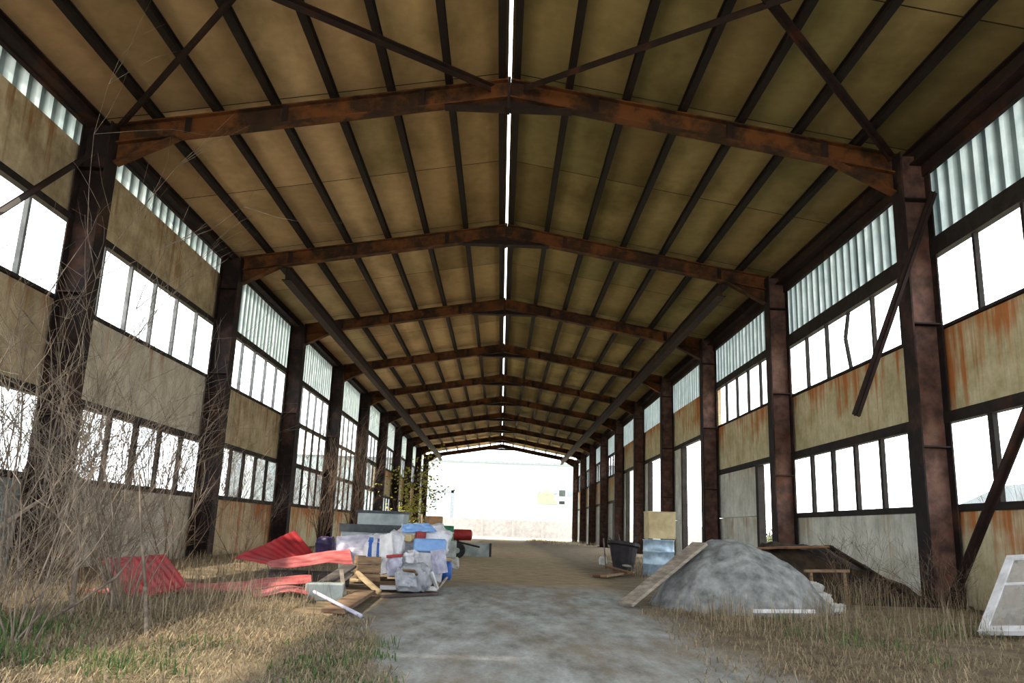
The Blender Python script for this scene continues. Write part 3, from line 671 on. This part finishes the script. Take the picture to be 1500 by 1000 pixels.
r = thing('trough', 'low grey trough with a dark end plate beside the drive', 'trough', c)
m = MB(); w = b.x-a.x
m.box(c+V((0,0,hh/2)), (w,.02,hh)); m.box(c+V((0,.5,hh/2)), (w,.02,hh)); m.box(c+V((0,.25,.03)), (w,.48,.03)); m.box(c+V((-w/2+.01,.25,hh/2)), (.02,.48,hh)); part('body', m, M['grey_paint'], r)
m = MB(); m.box(c+V((w/2+.03,.25,hh/2)), (.06,.56,hh+.02)); part('end_plate', m, M['black'], r)

# ---- right side: sand heap, board, barrel
def heap(name, label, cat, cx_, cy_, rx0, rx1, ry, hfun, mt, N=64, seed=1, rough=.03):
    m = MB(); vs = []; fs = []
    for j in range(N+1):
        for i in range(N+1):
            u = i/N*2-1; v = j/N*2-1
            x = cx_+(u*rx1 if u > 0 else u*rx0); y = cy_+v*ry
            h = hfun(u, v)
            q = V((x*1.0, y*1.0, seed))
            nn = mnoise.noise(q*3)*rough+mnoise.noise(q*9)*rough*.5
            vs.append((x, y, max(-.02, h+(nn*min(1, h*6) if h > 0 else -.02))))
    for j in range(N):
        for i in range(N): fs.append((j*(N+1)+i, j*(N+1)+i+1, (j+1)*(N+1)+i+1, (j+1)*(N+1)+i))
    m.add(vs, fs); o = mesh_obj(name, m, mt, (cx_, cy_, 0), smooth=True); return tag(o, label, cat)
def dome(pk, e): return lambda u, v: pk*max(0, 1-min(1, math.sqrt(u*u+v*v))**e)
heap('sand_heap', 'smooth grey heap of sand on the right of the drive', 'heap', 2.78, -1.35, .92, 1.15, 1.0, lambda u, v: .73*max(0, 1-(u*u+v*v)**1.05), M['sand'], rough=.06)
def moundf(u, v):
    # ridge along x, long fall towards the wall
    t_ = (u+1)/2; ridge = .70*min(1, t_/.12)*min(1, max(0, (1-t_)/.55)); return ridge*max(0, 1-abs(v)**2.2)
heap('earth_mound', 'dark brown mound of earth and roots against the right wall', 'heap', 4.66, .35, 1.25, 1.25, .72, moundf, M['soil'], rough=.10, seed=4)
p = at(1103,803,-.05); q = at(1216,800,-.05); plank('plank', 'long rusty brown plank lying level on top of the dark earth mound', p, q, .26, .025, M['rust'], group='boards on the earth mound')
p = at(1212,799,-.1); q = at(1340,876,-.1); plank('plank', 'mossy rusty plank sloping down the dark mound to the wall', p, q, .22, .025, M['soil'], group='boards on the earth mound')
p = at(1178,836,-.48); q = at(1244,836,-.46); plank('rail', 'short pale brown rail across the front of the dark mound', p, q, .04, .035, M['wood'], 'rail')
for xx, lab in ((1188,'thin post under the near end of the brown rail'),(1237,'thin post under the wall end of the brown rail')):
    p = at(xx,838,-.47); q = V((p.x, p.y-.05, .0)); plank('post', lab, p, q, .03, .03, M['wood'], 'post')
p = V((1.50,-1.85,.03)); q = V((2.42,-1.45,.70))
m = MB(); m.bar(p, q, .27, .035, (0,0,1)); tag(mesh_obj('board', m, M['grey_wood'], p, bevel=.004), 'long grey board leaning up against the sand heap', 'board')
b0 = V((3.2, 5.2, 0))
r = thing('steel_drum', 'pale blue galvanised steel drum behind the leaning board', 'drum', b0)
R_ = .30; prof = [(R_*.97,0),(R_,.015),(R_,.22),(R_+.012,.235),(R_,.25),(R_,.45),(R_+.012,.465),(R_,.48),(R_,.66),(R_+.012,.68),(R_+.012,.69),(R_*.93,.69),(R_*.93,.665)]
m = MB(); m.lathe([(q, z) for q, z in prof], 40, Matrix.Translation(b0)); part('body', m, M['galv'], r, smooth=True)
m = MB(); m.tube([b0+V((.12,-.1,.66)), b0+V((.12,-.1,.685))], .035, 12); part('bung', m, M['steel'], r)
m = MB(); zt = .695; c = V((3.22,5.2,zt))
RR = Matrix.Rotation(.06, 3, 'Z')
r = thing('wooden_box', 'cream wooden box standing on top of the steel drum', 'box', c)
m.box(c+V((0,0,.26)), (.53,.40,.50), RR); part('body', m, M['board_cream'], r, bevel=.006)
m = MB(); m.box(c+V((0,0,.515)), (.55,.42,.025), RR); part('lid', m, M['board_cream'], r, bevel=.004)
# black tub and scraps
Y = 6.9; a = at(893,829,Y); b = at(938,774,Y); c = V(((a.x+b.x)/2, Y+.25, 0))
r = thing('plastic_tub', 'battered black tub full of scrap near the steel drum', 'tub', c)
m = MB(); h_ = b.z-.1; vs = []
for z, k in ((0,.62),(h_*.62,.9),(h_*.66,1.06),(h_*.74,1.06),(h_*.70,.92),(h_*.3,.74)):
    for i in range(20):
        an = 2*math.pi*i/20; vs.append(c+V((math.cos(an)*.34*k, math.sin(an)*.28*k, z+(.05*math.cos(an+2.4) if z else 0))))
m.add(vs, [(j*20+i, j*20+(i+1)%20, (j+1)*20+(i+1)%20, (j+1)*20+i) for j in range(5) for i in range(20)]+[tuple(range(19,-1,-1)), tuple(range(100,120))]); part('body', m, M['black'], r)
m = MB()
for i in range(4):
    an = i*1.6+.4; p = c+V((.05*math.cos(an), .05*math.sin(an), h_*.4)); q = c+V((-.3+.2*i, .1*math.sin(an), h_*(.85+.1*(i%2)))); m.bar(p, q, .05, .03)
part('scrap', m, M['dark_wood'], r)
p = at(884,788,7.1); q = at(904,800,7.1); q2 = at(888,826,7.1); q2.z = .02
plank('branch', 'pale forked branch leaning on the black tub', q2, p, .03, .03, M['twig'], 'branch')
sack('stone', 'white lump on the ground left of the black tub', 'stone', 877,815,889,828,7.6,.2,M['stone'],21)
for i, (xa, ya, xb, yb, mt, lab) in enumerate(((873,846,916,838,'rust','rusty orange scrap board nearest the drive below the black tub'), (884,849,926,843,'wood','brown scrap board beside the drum foot'), (890,836,922,846,'rust','rusty scrap strip crossing the brown boards'), (894,829,921,838,'grey_wood','pale grey scrap board right under the black tub'))):
    p = gp(xa, ya); q = gp(xb, yb); p.z = .03+.03*i; q.z = .03+.03*i; plank('scrap_board', lab, p, q, .12, .03, M[mt], 'board', 'scrap boards by the drum')
p = gp(1104,909); q = gp(1194,909); p.z = q.z = .09; 
plank('batten', 'thin white batten lying in the weeds before the sand heap', p, q, .035, .035, M['white_paint'], 'batten')
for i, (x0, y0, x1, y1, Y, lab) in enumerate(((1180,853,1202,872,-1.35,'pale rubble lump on the shoulder of the sand heap'), (1190,868,1216,888,-1.5,'pale rubble lump lower down beside the sand heap'), (1208,884,1236,899,-1.7,'pale rubble lump at the foot of the dark mound'))):
    sack('rubble_stone', lab, 'stone', x0,y0,x1,y1,Y,.2,M['stone'],30+i,'rubble by the sand heap',amp=.35)
# leaning white window sash
A = at(1433,927,-3.55); B = at(1500,944,-3.95); C = at(1476,816,-2.95)
ax = (B-A).normalized(); u_ = C-A; hgt = u_.length; u_ = u_.normalized(); ax = (ax-u_*ax.dot(u_)).normalized(); nrm = ax.cross(u_)
if A.z < .03: A.z = .03
WW = .78
r = thing('window_sash', 'old white window sash leaning in the weeds by the right wall', 'window sash', (A.x, A.y, 0))
def sbar(a0, a1, b0, b1, th=.045, off=0):   # rectangle in the sash plane
    m = MB(); m.prism([A+ax*a0+u_*b0+nrm*(off-th/2), A+ax*a1+u_*b0+nrm*(off-th/2), A+ax*a1+u_*b1+nrm*(off-th/2), A+ax*a0+u_*b1+nrm*(off-th/2)], nrm*th); return m
part('stile', sbar(0,.075,0,hgt), M['white_paint'], r); part('stile', sbar(WW-.075,WW,0,hgt), M['white_paint'], r)
part('rail', sbar(.075,WW-.075,0,.075), M['white_paint'], r); part('rail', sbar(.075,WW-.075,hgt-.06,hgt), M['white_paint'], r)
part('glazing_bar', sbar(.075,WW-.075,hgt*.6,hgt*.6+.025,.03), M['white_paint'], r)
part('pane', sbar(.075,WW-.075,.075,hgt*.6,.005), M['grimy_glass'], r); part('pane', sbar(.075,WW-.075,hgt*.6+.025,hgt-.06,.005), M['grimy_glass'], r)
p0 = A+ax*.5+u_*(hgt*.8)-nrm*.06 if nrm.y < 0 else A+ax*.5+u_*(hgt*.8)+nrm*.06
m = MB(); m.tube([V((p0.x+.05, p0.y+.45, 0)), p0], .03, 8); tag(mesh_obj('post', m, M['dark_wood'], (p0.x+.05, p0.y+.45, 0)), 'dark stake propping the white window sash from behind', 'post')
sack('plastic_scrap', 'teal plastic scrap at the left edge among the green grass', 'plastic scrap', -22,922,12,955,-5.3,.2,M['teal'],41)
a = at(545,678,27.5); b = at(560,712,27.5)
m = MB(); m.sheet(V((-6.10,26.9,a.z)), V((-6.10,27.8,a.z)), V((-6.08,27.6,b.z)), V((-6.08,27.2,b.z)), 14, 14, lambda u, v: .06*mnoise.noise(V((u*4, v*4, 7))))
tag(mesh_obj('torn_plastic', m, M['white_bag'], (-5.9,27.3,b.z)), 'torn white plastic hanging in a left window beyond the scrap pile', 'plastic sheet')

# ------------------------------------------------------------------ plants
def shrub_mb(seed, height, stems, spread, depth=3, thick=.012, kids=5, droop=0., lean=(0,0), xlim=None):
    R = random.Random(seed); m = MB()
    def grow(p, d, L, r, lev):
        nseg = 5 if lev == 0 else 4 if lev == 1 else 3; pts = [p]; q = p.copy(); dd = d.copy()
        for i in range(nseg):
            dd = (dd+V((R.uniform(-1,1), R.uniform(-1,1), R.uniform(-.7,.7)-droop*i/nseg))*(.16+.05*lev)).normalized()
            q = q+dd*(L/nseg)
            if q.z < .01: q.z = .01
            if xlim: q.x = min(max(q.x, xlim[0]), xlim[1])
            pts.append(q.copy())
        m.tube(pts, [max(.0012, r*(1-.8*i/nseg)) for i in range(nseg+1)], 4 if lev == 0 else 3, cap=False)
        if lev < depth-1:
            for k in range(kids if lev == 0 else kids-1):
                i = R.randint(1, nseg); b = pts[i]
                nd = (dd+V((R.uniform(-1,1), R.uniform(-1,1), R.uniform(-.5,.8)))*.9).normalized()
                grow(b, nd, L*R.uniform(.35,.6), r*.5, lev+1)
    for s in range(stems):
        an = R.uniform(0, 2*math.pi); rr = R.uniform(0, .18)*spread
        d = V((math.cos(an)*spread*R.uniform(.1,.7)+lean[0], math.sin(an)*spread*R.uniform(.1,.7)+lean[1], 1)).normalized()
        grow(V((math.cos(an)*rr, math.sin(an)*rr, 0)), d, height*R.uniform(.65,1.1), thick*R.uniform(.6,1.2), 0)
    return m
def shrub(name, label, loc, seed, height, stems, spread, mt, group, **kw):
    X_ = loc[0]; kw['xlim'] = (-60, -6.75-X_) if X_ < -6.3 else (6.75-X_, 90) if X_ > 6.3 else (-5.98-X_, 5.98-X_)
    m = shrub_mb(seed, height, stems, spread, **kw); m.v = [tuple(V(p)+V(loc)) for p in m.v]
    return tag(mesh_obj(name, m, M[mt], loc), label, 'shrub', group)
BG = 'bare bushes inside the left wall'
shrub('bare_bush', 'tall tangled bare bush at the left edge before the first column', (-3.75,-4.7,0), 11, 2.2, 16, .9, 'twig', BG, kids=5, thick=.010)
shrub('bare_bush', 'pale bare bush arching over the green grass near the camera', (-2.75,-6.0,0), 12, 1.25, 12, .9, 'twig', BG, kids=5, thick=.007)
shrub('bare_bush', 'bare bush in front of the creased red sheet', (-2.95,-4.1,0), 13, 1.5, 12, .7, 'twig', BG, kids=5, thick=.009)
shrub('bare_bush', 'bare bush climbing the first left column', (-5.1,-1.2,0), 14, 3.3, 14, .55, 'twig', BG, kids=6, thick=.014)
shrub('bare_bush', 'bare bush between the first left column and the red sheets', (-4.6,-.9,0), 15, 2.2, 14, .7, 'twig', BG, kids=5, thick=.010)
shrub('bare_bush', 'brown bare bush against the wall behind the creased red sheet', (-4.9,1.9,0), 16, 1.9, 12, .8, 'twig_brown', BG, kids=5, thick=.010)
shrub('bare_bush', 'low bare bush beside the second left column', (-4.7,4.6,0), 17, 1.3, 12, .8, 'twig_brown', BG, kids=5, thick=.008)
shrub('bare_bush', 'twiggy bush climbing the left wall windows beyond the third frame', (-5.5,15.2,0), 18, 3.3, 15, .5, 'twig_brown', BG, kids=6, thick=.013)
shrub('bare_bush', 'twiggy bush climbing the left wall beyond the fourth frame', (-5.4,20.5,0), 19, 3.3, 12, .5, 'twig_brown', BG, kids=6, thick=.013)
shrub('bare_bush', 'dense thin-twigged bush at the left edge under the block wall', (-4.3,-3.6,0), 31, 1.3, 20, 1.1, 'twig', BG, kids=6, thick=.0055)
shrub('bare_bush', 'dense thin-twigged bush between the left tangle and the creased red sheet', (-3.9,-3.0,0), 32, .9, 16, 1.1, 'twig_brown', BG, kids=6, thick=.005)
shrub('dead_brush', 'brown dead brush growing in front of the dark earth mound', (4.5,-.75,0), 33, .7, 12, 1.0, 'twig_brown', 'dead brush by the right wall', kids=5, thick=.004)
shrub('dead_brush', 'brown dead brush at the foot of the first right column', (5.3,-1.2,0), 34, .6, 12, 1.0, 'twig_brown', 'dead brush by the right wall', kids=5, thick=.004)
# leaning stems in the tangle
def stem(label, pts, r0, r1):
    m = MB(); n_ = len(pts); m.tube(pts, [r0+(r1-r0)*i/(n_-1) for i in range(n_)], 7); return tag(mesh_obj('branch', m, M['twig'], pts[0], smooth=True), label, 'branch', 'thick loose branches in the left tangle')
stem('thick pale branch leaning across the left edge below the block wall', [gp(-60,905), at(-10,778,-4.9), at(50,738,-4.6), at(118,700,-4.3)], .028, .010)
stem('thick grey stem standing before the first left column', [gp(103,905), at(115,800,-4.0), at(120,740,-3.9), at(112,690,-3.8)], .022, .012)
stem('pale branch rising from the grass in front of the creased red sheet', [gp(30,930), at(110,885,-4.6), at(170,845,-4.4), at(205,800,-4.2)], .014, .006)
stem('grey stem standing before the middle of the creased red sheet', [gp(215,935), at(213,860,-4.4), at(207,780,-4.4), at(204,690,-4.4)], .017, .007)
# leafy bush
def leafy(loc, seed, height, nl, label):
    R = random.Random(seed); r = thing('leafy_bush', label, 'shrub', loc); loc = V(loc)
    m = shrub_mb(seed, height, 9, .28, depth=2, thick=.014, kids=5); m.v = [tuple(V(p)+loc) for p in m.v]; part('stems', m, M['twig_brown'], r)
    f = MB(); tips = m.v
    for i in range(nl):
        p = V(R.choice(tips)); 
        if p.z < height*.25: continue
        p += V((R.gauss(0,.07), R.gauss(0,.07), R.gauss(0,.07))); d = V((R.uniform(-1,1), R.uniform(-1,1), R.uniform(-.6,.6))).normalized(); s = d.orthogonal().normalized()*.028; d = d*.09
        f.add([p, p+d*.5+s, p+d, p+d*.5-s], [(0,1,2,3)])
    o = part('foliage', f, M['leaf'], r); o['kind'] = 'stuff'
leafy((-2.42,11.2,0), 5, 1.9, 1100, 'yellow green leafy bush behind the scrap pile')
# bushes outside the left windows
OG = 'bare trees outside the left windows'
def treename(i): return [x for x in ['closest to the camera, before the first frame', 'between the first two frames', 'just past the second frame', 'behind the third frame windows', 'behind the fourth frame windows', 'behind the fifth frame windows', 'set back, seen through the first lower left window', 'set back, seen past the second frame', 'set back, seen past the third frame']][i]
for i, (x, y, h, st) in enumerate(((-8.0,-1.8,4.4,20),(-8.2,3.0,3.6,20),(-8.0,8.6,3.7,20),(-8.2,14.2,3.9,18),(-8.1,20,4.2,16),(-8.3,27,4.2,14),(-11.5,5.2,4.6,18),(-11.5,12.5,5.0,16),(-11.5,20.5,5.2,16))):
    shrub('bare_tree', f'bare twiggy tree outside the left wall, {treename(i)}', (x, y, 0), 40+i, h, st, .75, 'twig_out', OG, kids=7, thick=.018)
for i, (x, y, h, lab) in enumerate(((13,16,1.5,'low bare bush outside the right wall windows before the second frame'), (12,22,1.2,'low bare bush outside the first open right doorway'), (16,34,1.5,'low bare bush outside the right doorways, further off'), (9.0,3.0,1.55,'bare bush just outside the lower right window between the first two frames'), (9.2,15.5,1.0,'small weedy bush outside the tall right doorway'))):
    shrub('bare_bush', lab, (x, y, 0), 70+i, h, 12, .9, 'twig_out', 'bare bushes outside the right wall', kids=5, thick=.010)

# grass
def blades(regions, seed):
    R = random.Random(seed); m = MB()
    for (fn, n_, h0, h1, lay, wd) in regions:
        for _ in range(n_):
            p = fn(R)
            if p is None or 5.9 < abs(p[0]) < 6.5: continue
            h = R.uniform(h0, h1); an = R.uniform(0, 2*math.pi); d = V((math.cos(an), math.sin(an), 0)); ln = R.uniform(.15 if lay <= 1 else .45, 1)*lay
            s = V((-d.y, d.x, 0))*wd*R.uniform(.6,1.3)
            p = V(p); q = p+d*h*ln*.35+V((0,0,h*.6*(1-.35*ln))); t_ = p+d*h*ln*1.0+V((0,0,h*max(.08, 1-ln*.85)))
            m.add([p-s, p+s, q+s*.75, q-s*.75, t_], [(0,1,2,3),(3,2,4)])
    return m
def clump(box, k=.16, n_=None, avoid=None, seed=3):
    R0 = random.Random(seed); cs = [(R0.uniform(box[0], box[1]), R0.uniform(box[2], box[3])) for _ in range(n_ or 200)]
    def f(R):
        c = R.choice(cs); x, y = c[0]+R.gauss(0,k), c[1]+R.gauss(0,k)
        if avoid and avoid(x, y): return None
        return (x, y, 0)
    return f
def drive_l(x, y):  # keep the drive clear
    return x > -1.05+.12*max(-1, min(4, -(y+3.5)))*1.6 + .25*mnoise.noise(V((y*1.3, 0, 0)))
def drive_r(x, y):
    return x < 1.55+.16*(y+3.2)*.6 + .25*mnoise.noise(V((y*1.3, 5, 0))) or ((x-2.78)/1.0)**2+((y+1.35)/.9)**2 < .8
mb = blades([(clump((-5.6,-.3,-7.6,-1.6), .20, 230, lambda x, y: drive_l(x, y) or (x > -1.75 and -4.1 < y < -2.0), 1), 15000, .03, .15, 1.25, .0032), (clump((-3.4,-1.1,-4.6,-2.0), .2, 90, lambda x, y: drive_l(x, y) or (x > -1.75 and -4.1 < y < -2.0), 2), 12000, .04, .17, 1.3, .0036), (clump((-3.4,-.6,-7.0,-4.6), .2, 120, drive_l, 16), 9000, .03, .12, 1.3, .0032), (clump((-5.4,-1.6,-4.8,-2.2), .2, 60, drive_l, 6), 1000, .25, .55, .7, .0025)], 1)
tag(mesh_obj('dry_grass', mb, M['straw']), 'matted pale dry grass over the ground on the left', 'grass', kind='stuff')
mb = blades([(clump((1.3,6.0,-7.6,-1.5), .2, 260, drive_r, 3), 15000, .03, .14, 1.2, .0032), (clump((2.0,6.0,-4.2,-1.9), .12, 60, drive_r, 4), 1200, .16, .42, .6, .0024), (clump((3.4,6.0,-2.4,.2), .12, 40, None, 5), 500, .3, .6, .45, .0026)], 2)
tag(mesh_obj('dry_weeds', mb, M['straw_brown']), 'brown dry weeds over the ground on the right', 'weeds', kind='stuff')
mb = blades([(clump((-6,-2.5,-1.5,14), .25, 160, None, 7), 6000, .06, .3, .9, .004), (clump((2.6,6,1.5,16), .25, 130, lambda x, y: x < 2.4+.05*y, 8), 5000, .05, .26, .9, .004), (clump((2.2,6,36,53), .25, 60, None, 12), 1500, .1, .4, .7, .006)], 3)
tag(mesh_obj('dry_weeds', mb, M['straw_brown']), 'sparse dry weeds along the foot of both walls down the hall', 'weeds', kind='stuff')
mb = blades([(clump((6.9,10,0,24), .3, 80, None, 13), 2500, .2, .7, .6, .005)], 5)
tag(mesh_obj('dry_weeds', mb, M['straw_brown']), 'dry weeds outside the right wall doorways', 'weeds', kind='stuff')
mb = blades([(clump((-4.2,-2.55,-6.7,-5.2), .22, 40, None, 9), 5200, .05, .20, .8, .0035), (clump((-2.3,-1.7,-6.7,-5.6), .16, 10, None, 15), 600, .04, .13, .9, .0035), (clump((-1.3,-.5,-6.9,-5.2), .10, 14, lambda x, y: drive_l(x-.15, y), 10), 900, .03, .10, .9, .0035), (clump((2.5,5.5,-5.5,-2.4), .10, 16, drive_r, 11), 700, .06, .18, .8, .004)], 4)
tag(mesh_obj('green_grass', mb, M['green_grass']), 'fresh green grass tufts in the foreground', 'grass', kind='stuff')

# ------------------------------------------------------------------ outside
YB = 86.0
r = thing('white_building', 'large white clad building seen through the far opening', 'building', (0, YB, 0))
m = MB(); m.span(-32, 17, YB, YB+18, 0, 8.3); part('wall', m, M['white_wall'], r)
m = MB(); m.span(-32.2, 17.2, YB-.2, YB+18.2, 8.3, 8.55); part('roof_edge', m, M['frame_grey'], r)
a = at(636,772,YB); b = at(665,718,YB)
m = MB(); w_ = .3
m.span(b.x-w_, b.x, YB-.12, YB, 0, b.z); m.span(a.x, b.x, YB-.12, YB, b.z-w_, b.z); m.span(a.x, a.x+.06, YB-.08, YB, 0, b.z); fr_ = part('door_frame', m, M['frame_grey'], r)
m = MB(); m.span(a.x+.06, b.x-w_, YB-.05, YB, 0, b.z-w_); part('door', m, M['white_wall'], r)
a = at(786,742,YB); b = at(842,716,YB); s_ = thing('sign_board', 'pale green and grey lettered sign on the white building', 'sign', (a.x, YB, a.z))
m = MB(); q0 = at(787,733,YB); q1 = at(812,722,YB); m.span(a.x, q1.x, YB-.06, YB-.01, q0.z, q1.z); part('panel', m, M['sign_pale'], s_)
def glyph(x0, y0, x1, y1, mt, kind):
    p = at(x0, y1, YB); q = at(x1, y0, YB); m = MB(); w = q.x-p.x; h = q.z-p.z; t_ = w*.24; ya, yb = YB-.10, YB-.062
    if kind == 'A': m.bar((p.x+t_/2,(ya+yb)/2,p.z), (p.x+w/2,(ya+yb)/2,q.z), yb-ya, t_, (1,0,0)); m.bar((q.x-t_/2,(ya+yb)/2,p.z), (p.x+w/2,(ya+yb)/2,q.z), yb-ya, t_, (1,0,0))
    elif kind == '/': m.bar((p.x+t_/2,(ya+yb)/2,p.z), (q.x-t_/2,(ya+yb)/2,q.z), yb-ya, t_, (1,0,0))
    elif kind == 'H': m.span(p.x, p.x+t_, ya, yb, p.z, q.z); m.span(q.x-t_, q.x, ya, yb, p.z, q.z); m.span(p.x, q.x, ya, yb, p.z+h*.4, p.z+h*.6)
    elif kind == 'E': m.span(p.x, p.x+t_, ya, yb, p.z, q.z); [m.span(p.x, q.x, ya, yb, p.z+h*k, p.z+h*(k+.18)) for k in (0,.41,.82)]
    else: m.span(p.x, q.x, ya, yb, p.z, q.z)
    part('sign_mark', m, M[mt], s_)
glyph(788,717,792.5,724,'frame_grey','/'); glyph(797,717.5,804,724,'sign_pale','I'); glyph(812,718,816,724,'frame_grey','I'); glyph(819,718,828,726.5,'sign_dark','I'); glyph(831,720,838,727,'frame_grey','I')
glyph(788,734,816,737.5,'sign_pale','I')
glyph(819,734,827,738,'sign_black','I')
m = MB(); a = at(680,782,76); b = at(840,757,76); m.span(-14, 22, 76, 76.3, 0, 1.75)
tag(mesh_obj('boundary_wall', m, M['low_wall']), 'long low grey wall in front of the white building', 'wall')
for i, xx in enumerate((707,752,795)):
    p = at(xx,745,75.5); m = MB(); m.span(p.x-.07, p.x+.07, 75.4, 75.54, 0, p.z)
    tag(mesh_obj('fence_post', m, M['low_wall'], (p.x,75.47,0)), f'thin grey fence post before the white building, {("left of the three, next to the door","middle of the three","right of the three, next to the sign")[i]}', 'post', 'fence posts by the white building')
r = thing('greenhouse', 'pale blue glasshouse outside the right wall beside the camera', 'greenhouse', (24, 12, 0))
m = MB(); m.span(24, 30, 12, 33, 0, 2.6); part('glass_wall', m, M['glasshouse'], r)
m = MB(); m.prism([V((23.9,11.9,2.6)), V((30.1,11.9,2.6)), V((27,11.9,4.0))], (0,21.2,0)); part('roof', m, M['dark_paint'], r)
for i in range(12):
    m = MB(); m.span(23.92, 24.0, 12+i*1.9, 12.3+i*1.9, 0, 2.6); part('post', m, M['frame_grey'], r)
r = thing('hedge', 'low pale distant hedge beyond the right doorways', 'hedge', (40, 60, 0))
f = MB(); R = random.Random(9)
for i in range(14000):
    t_ = R.random(); p = V((28+t_*40, 95-t_*60, 0))+V((R.gauss(0,.8), R.gauss(0,.8), abs(R.gauss(0,.8)))); d = V((R.uniform(-1,1), R.uniform(-1,1), R.uniform(-1,1))).normalized()*.35; s = d.orthogonal().normalized()*.12
    f.add([p, p+d*.5+s, p+d, p+d*.5-s], [(0,1,2,3)])
part('foliage', f, M['hedge'], r)['kind'] = 'stuff'

# ------------------------------------------------------------------ light
w = bpy.data.worlds.new('overcast sky'); scene.world = w; w.use_nodes = True; nt = w.node_tree; bg = nt.nodes['Background']
bg.inputs['Color'].default_value = (.93, .97, 1.0, 1); bg.inputs['Strength'].default_value = 5.0
sd = bpy.data.lights.new('sun', 'SUN'); sd.energy = 11.0; sd.angle = math.radians(1.2); sd.color = (1, .86, .66)
so = bpy.data.objects.new('sun', sd); COL.objects.link(so); so.location = (-30, -10, 40)
so.rotation_euler = V((1.0, .04, -.95)).to_track_quat('-Z', 'Y').to_euler()
scene.view_settings.view_transform = 'Standard'; scene.view_settings.look = 'None'; scene.view_settings.gamma = 1.0; scene.view_settings.use_curve_mapping = False
scene.view_settings.exposure = 0.35
cy = scene.cycles; cy.use_denoising = True; cy.max_bounces = 8; cy.diffuse_bounces = 5; cy.transparent_max_bounces = 24; cy.transmission_bounces = 4; cy.glossy_bounces = 2
cy.sample_clamp_indirect = 12
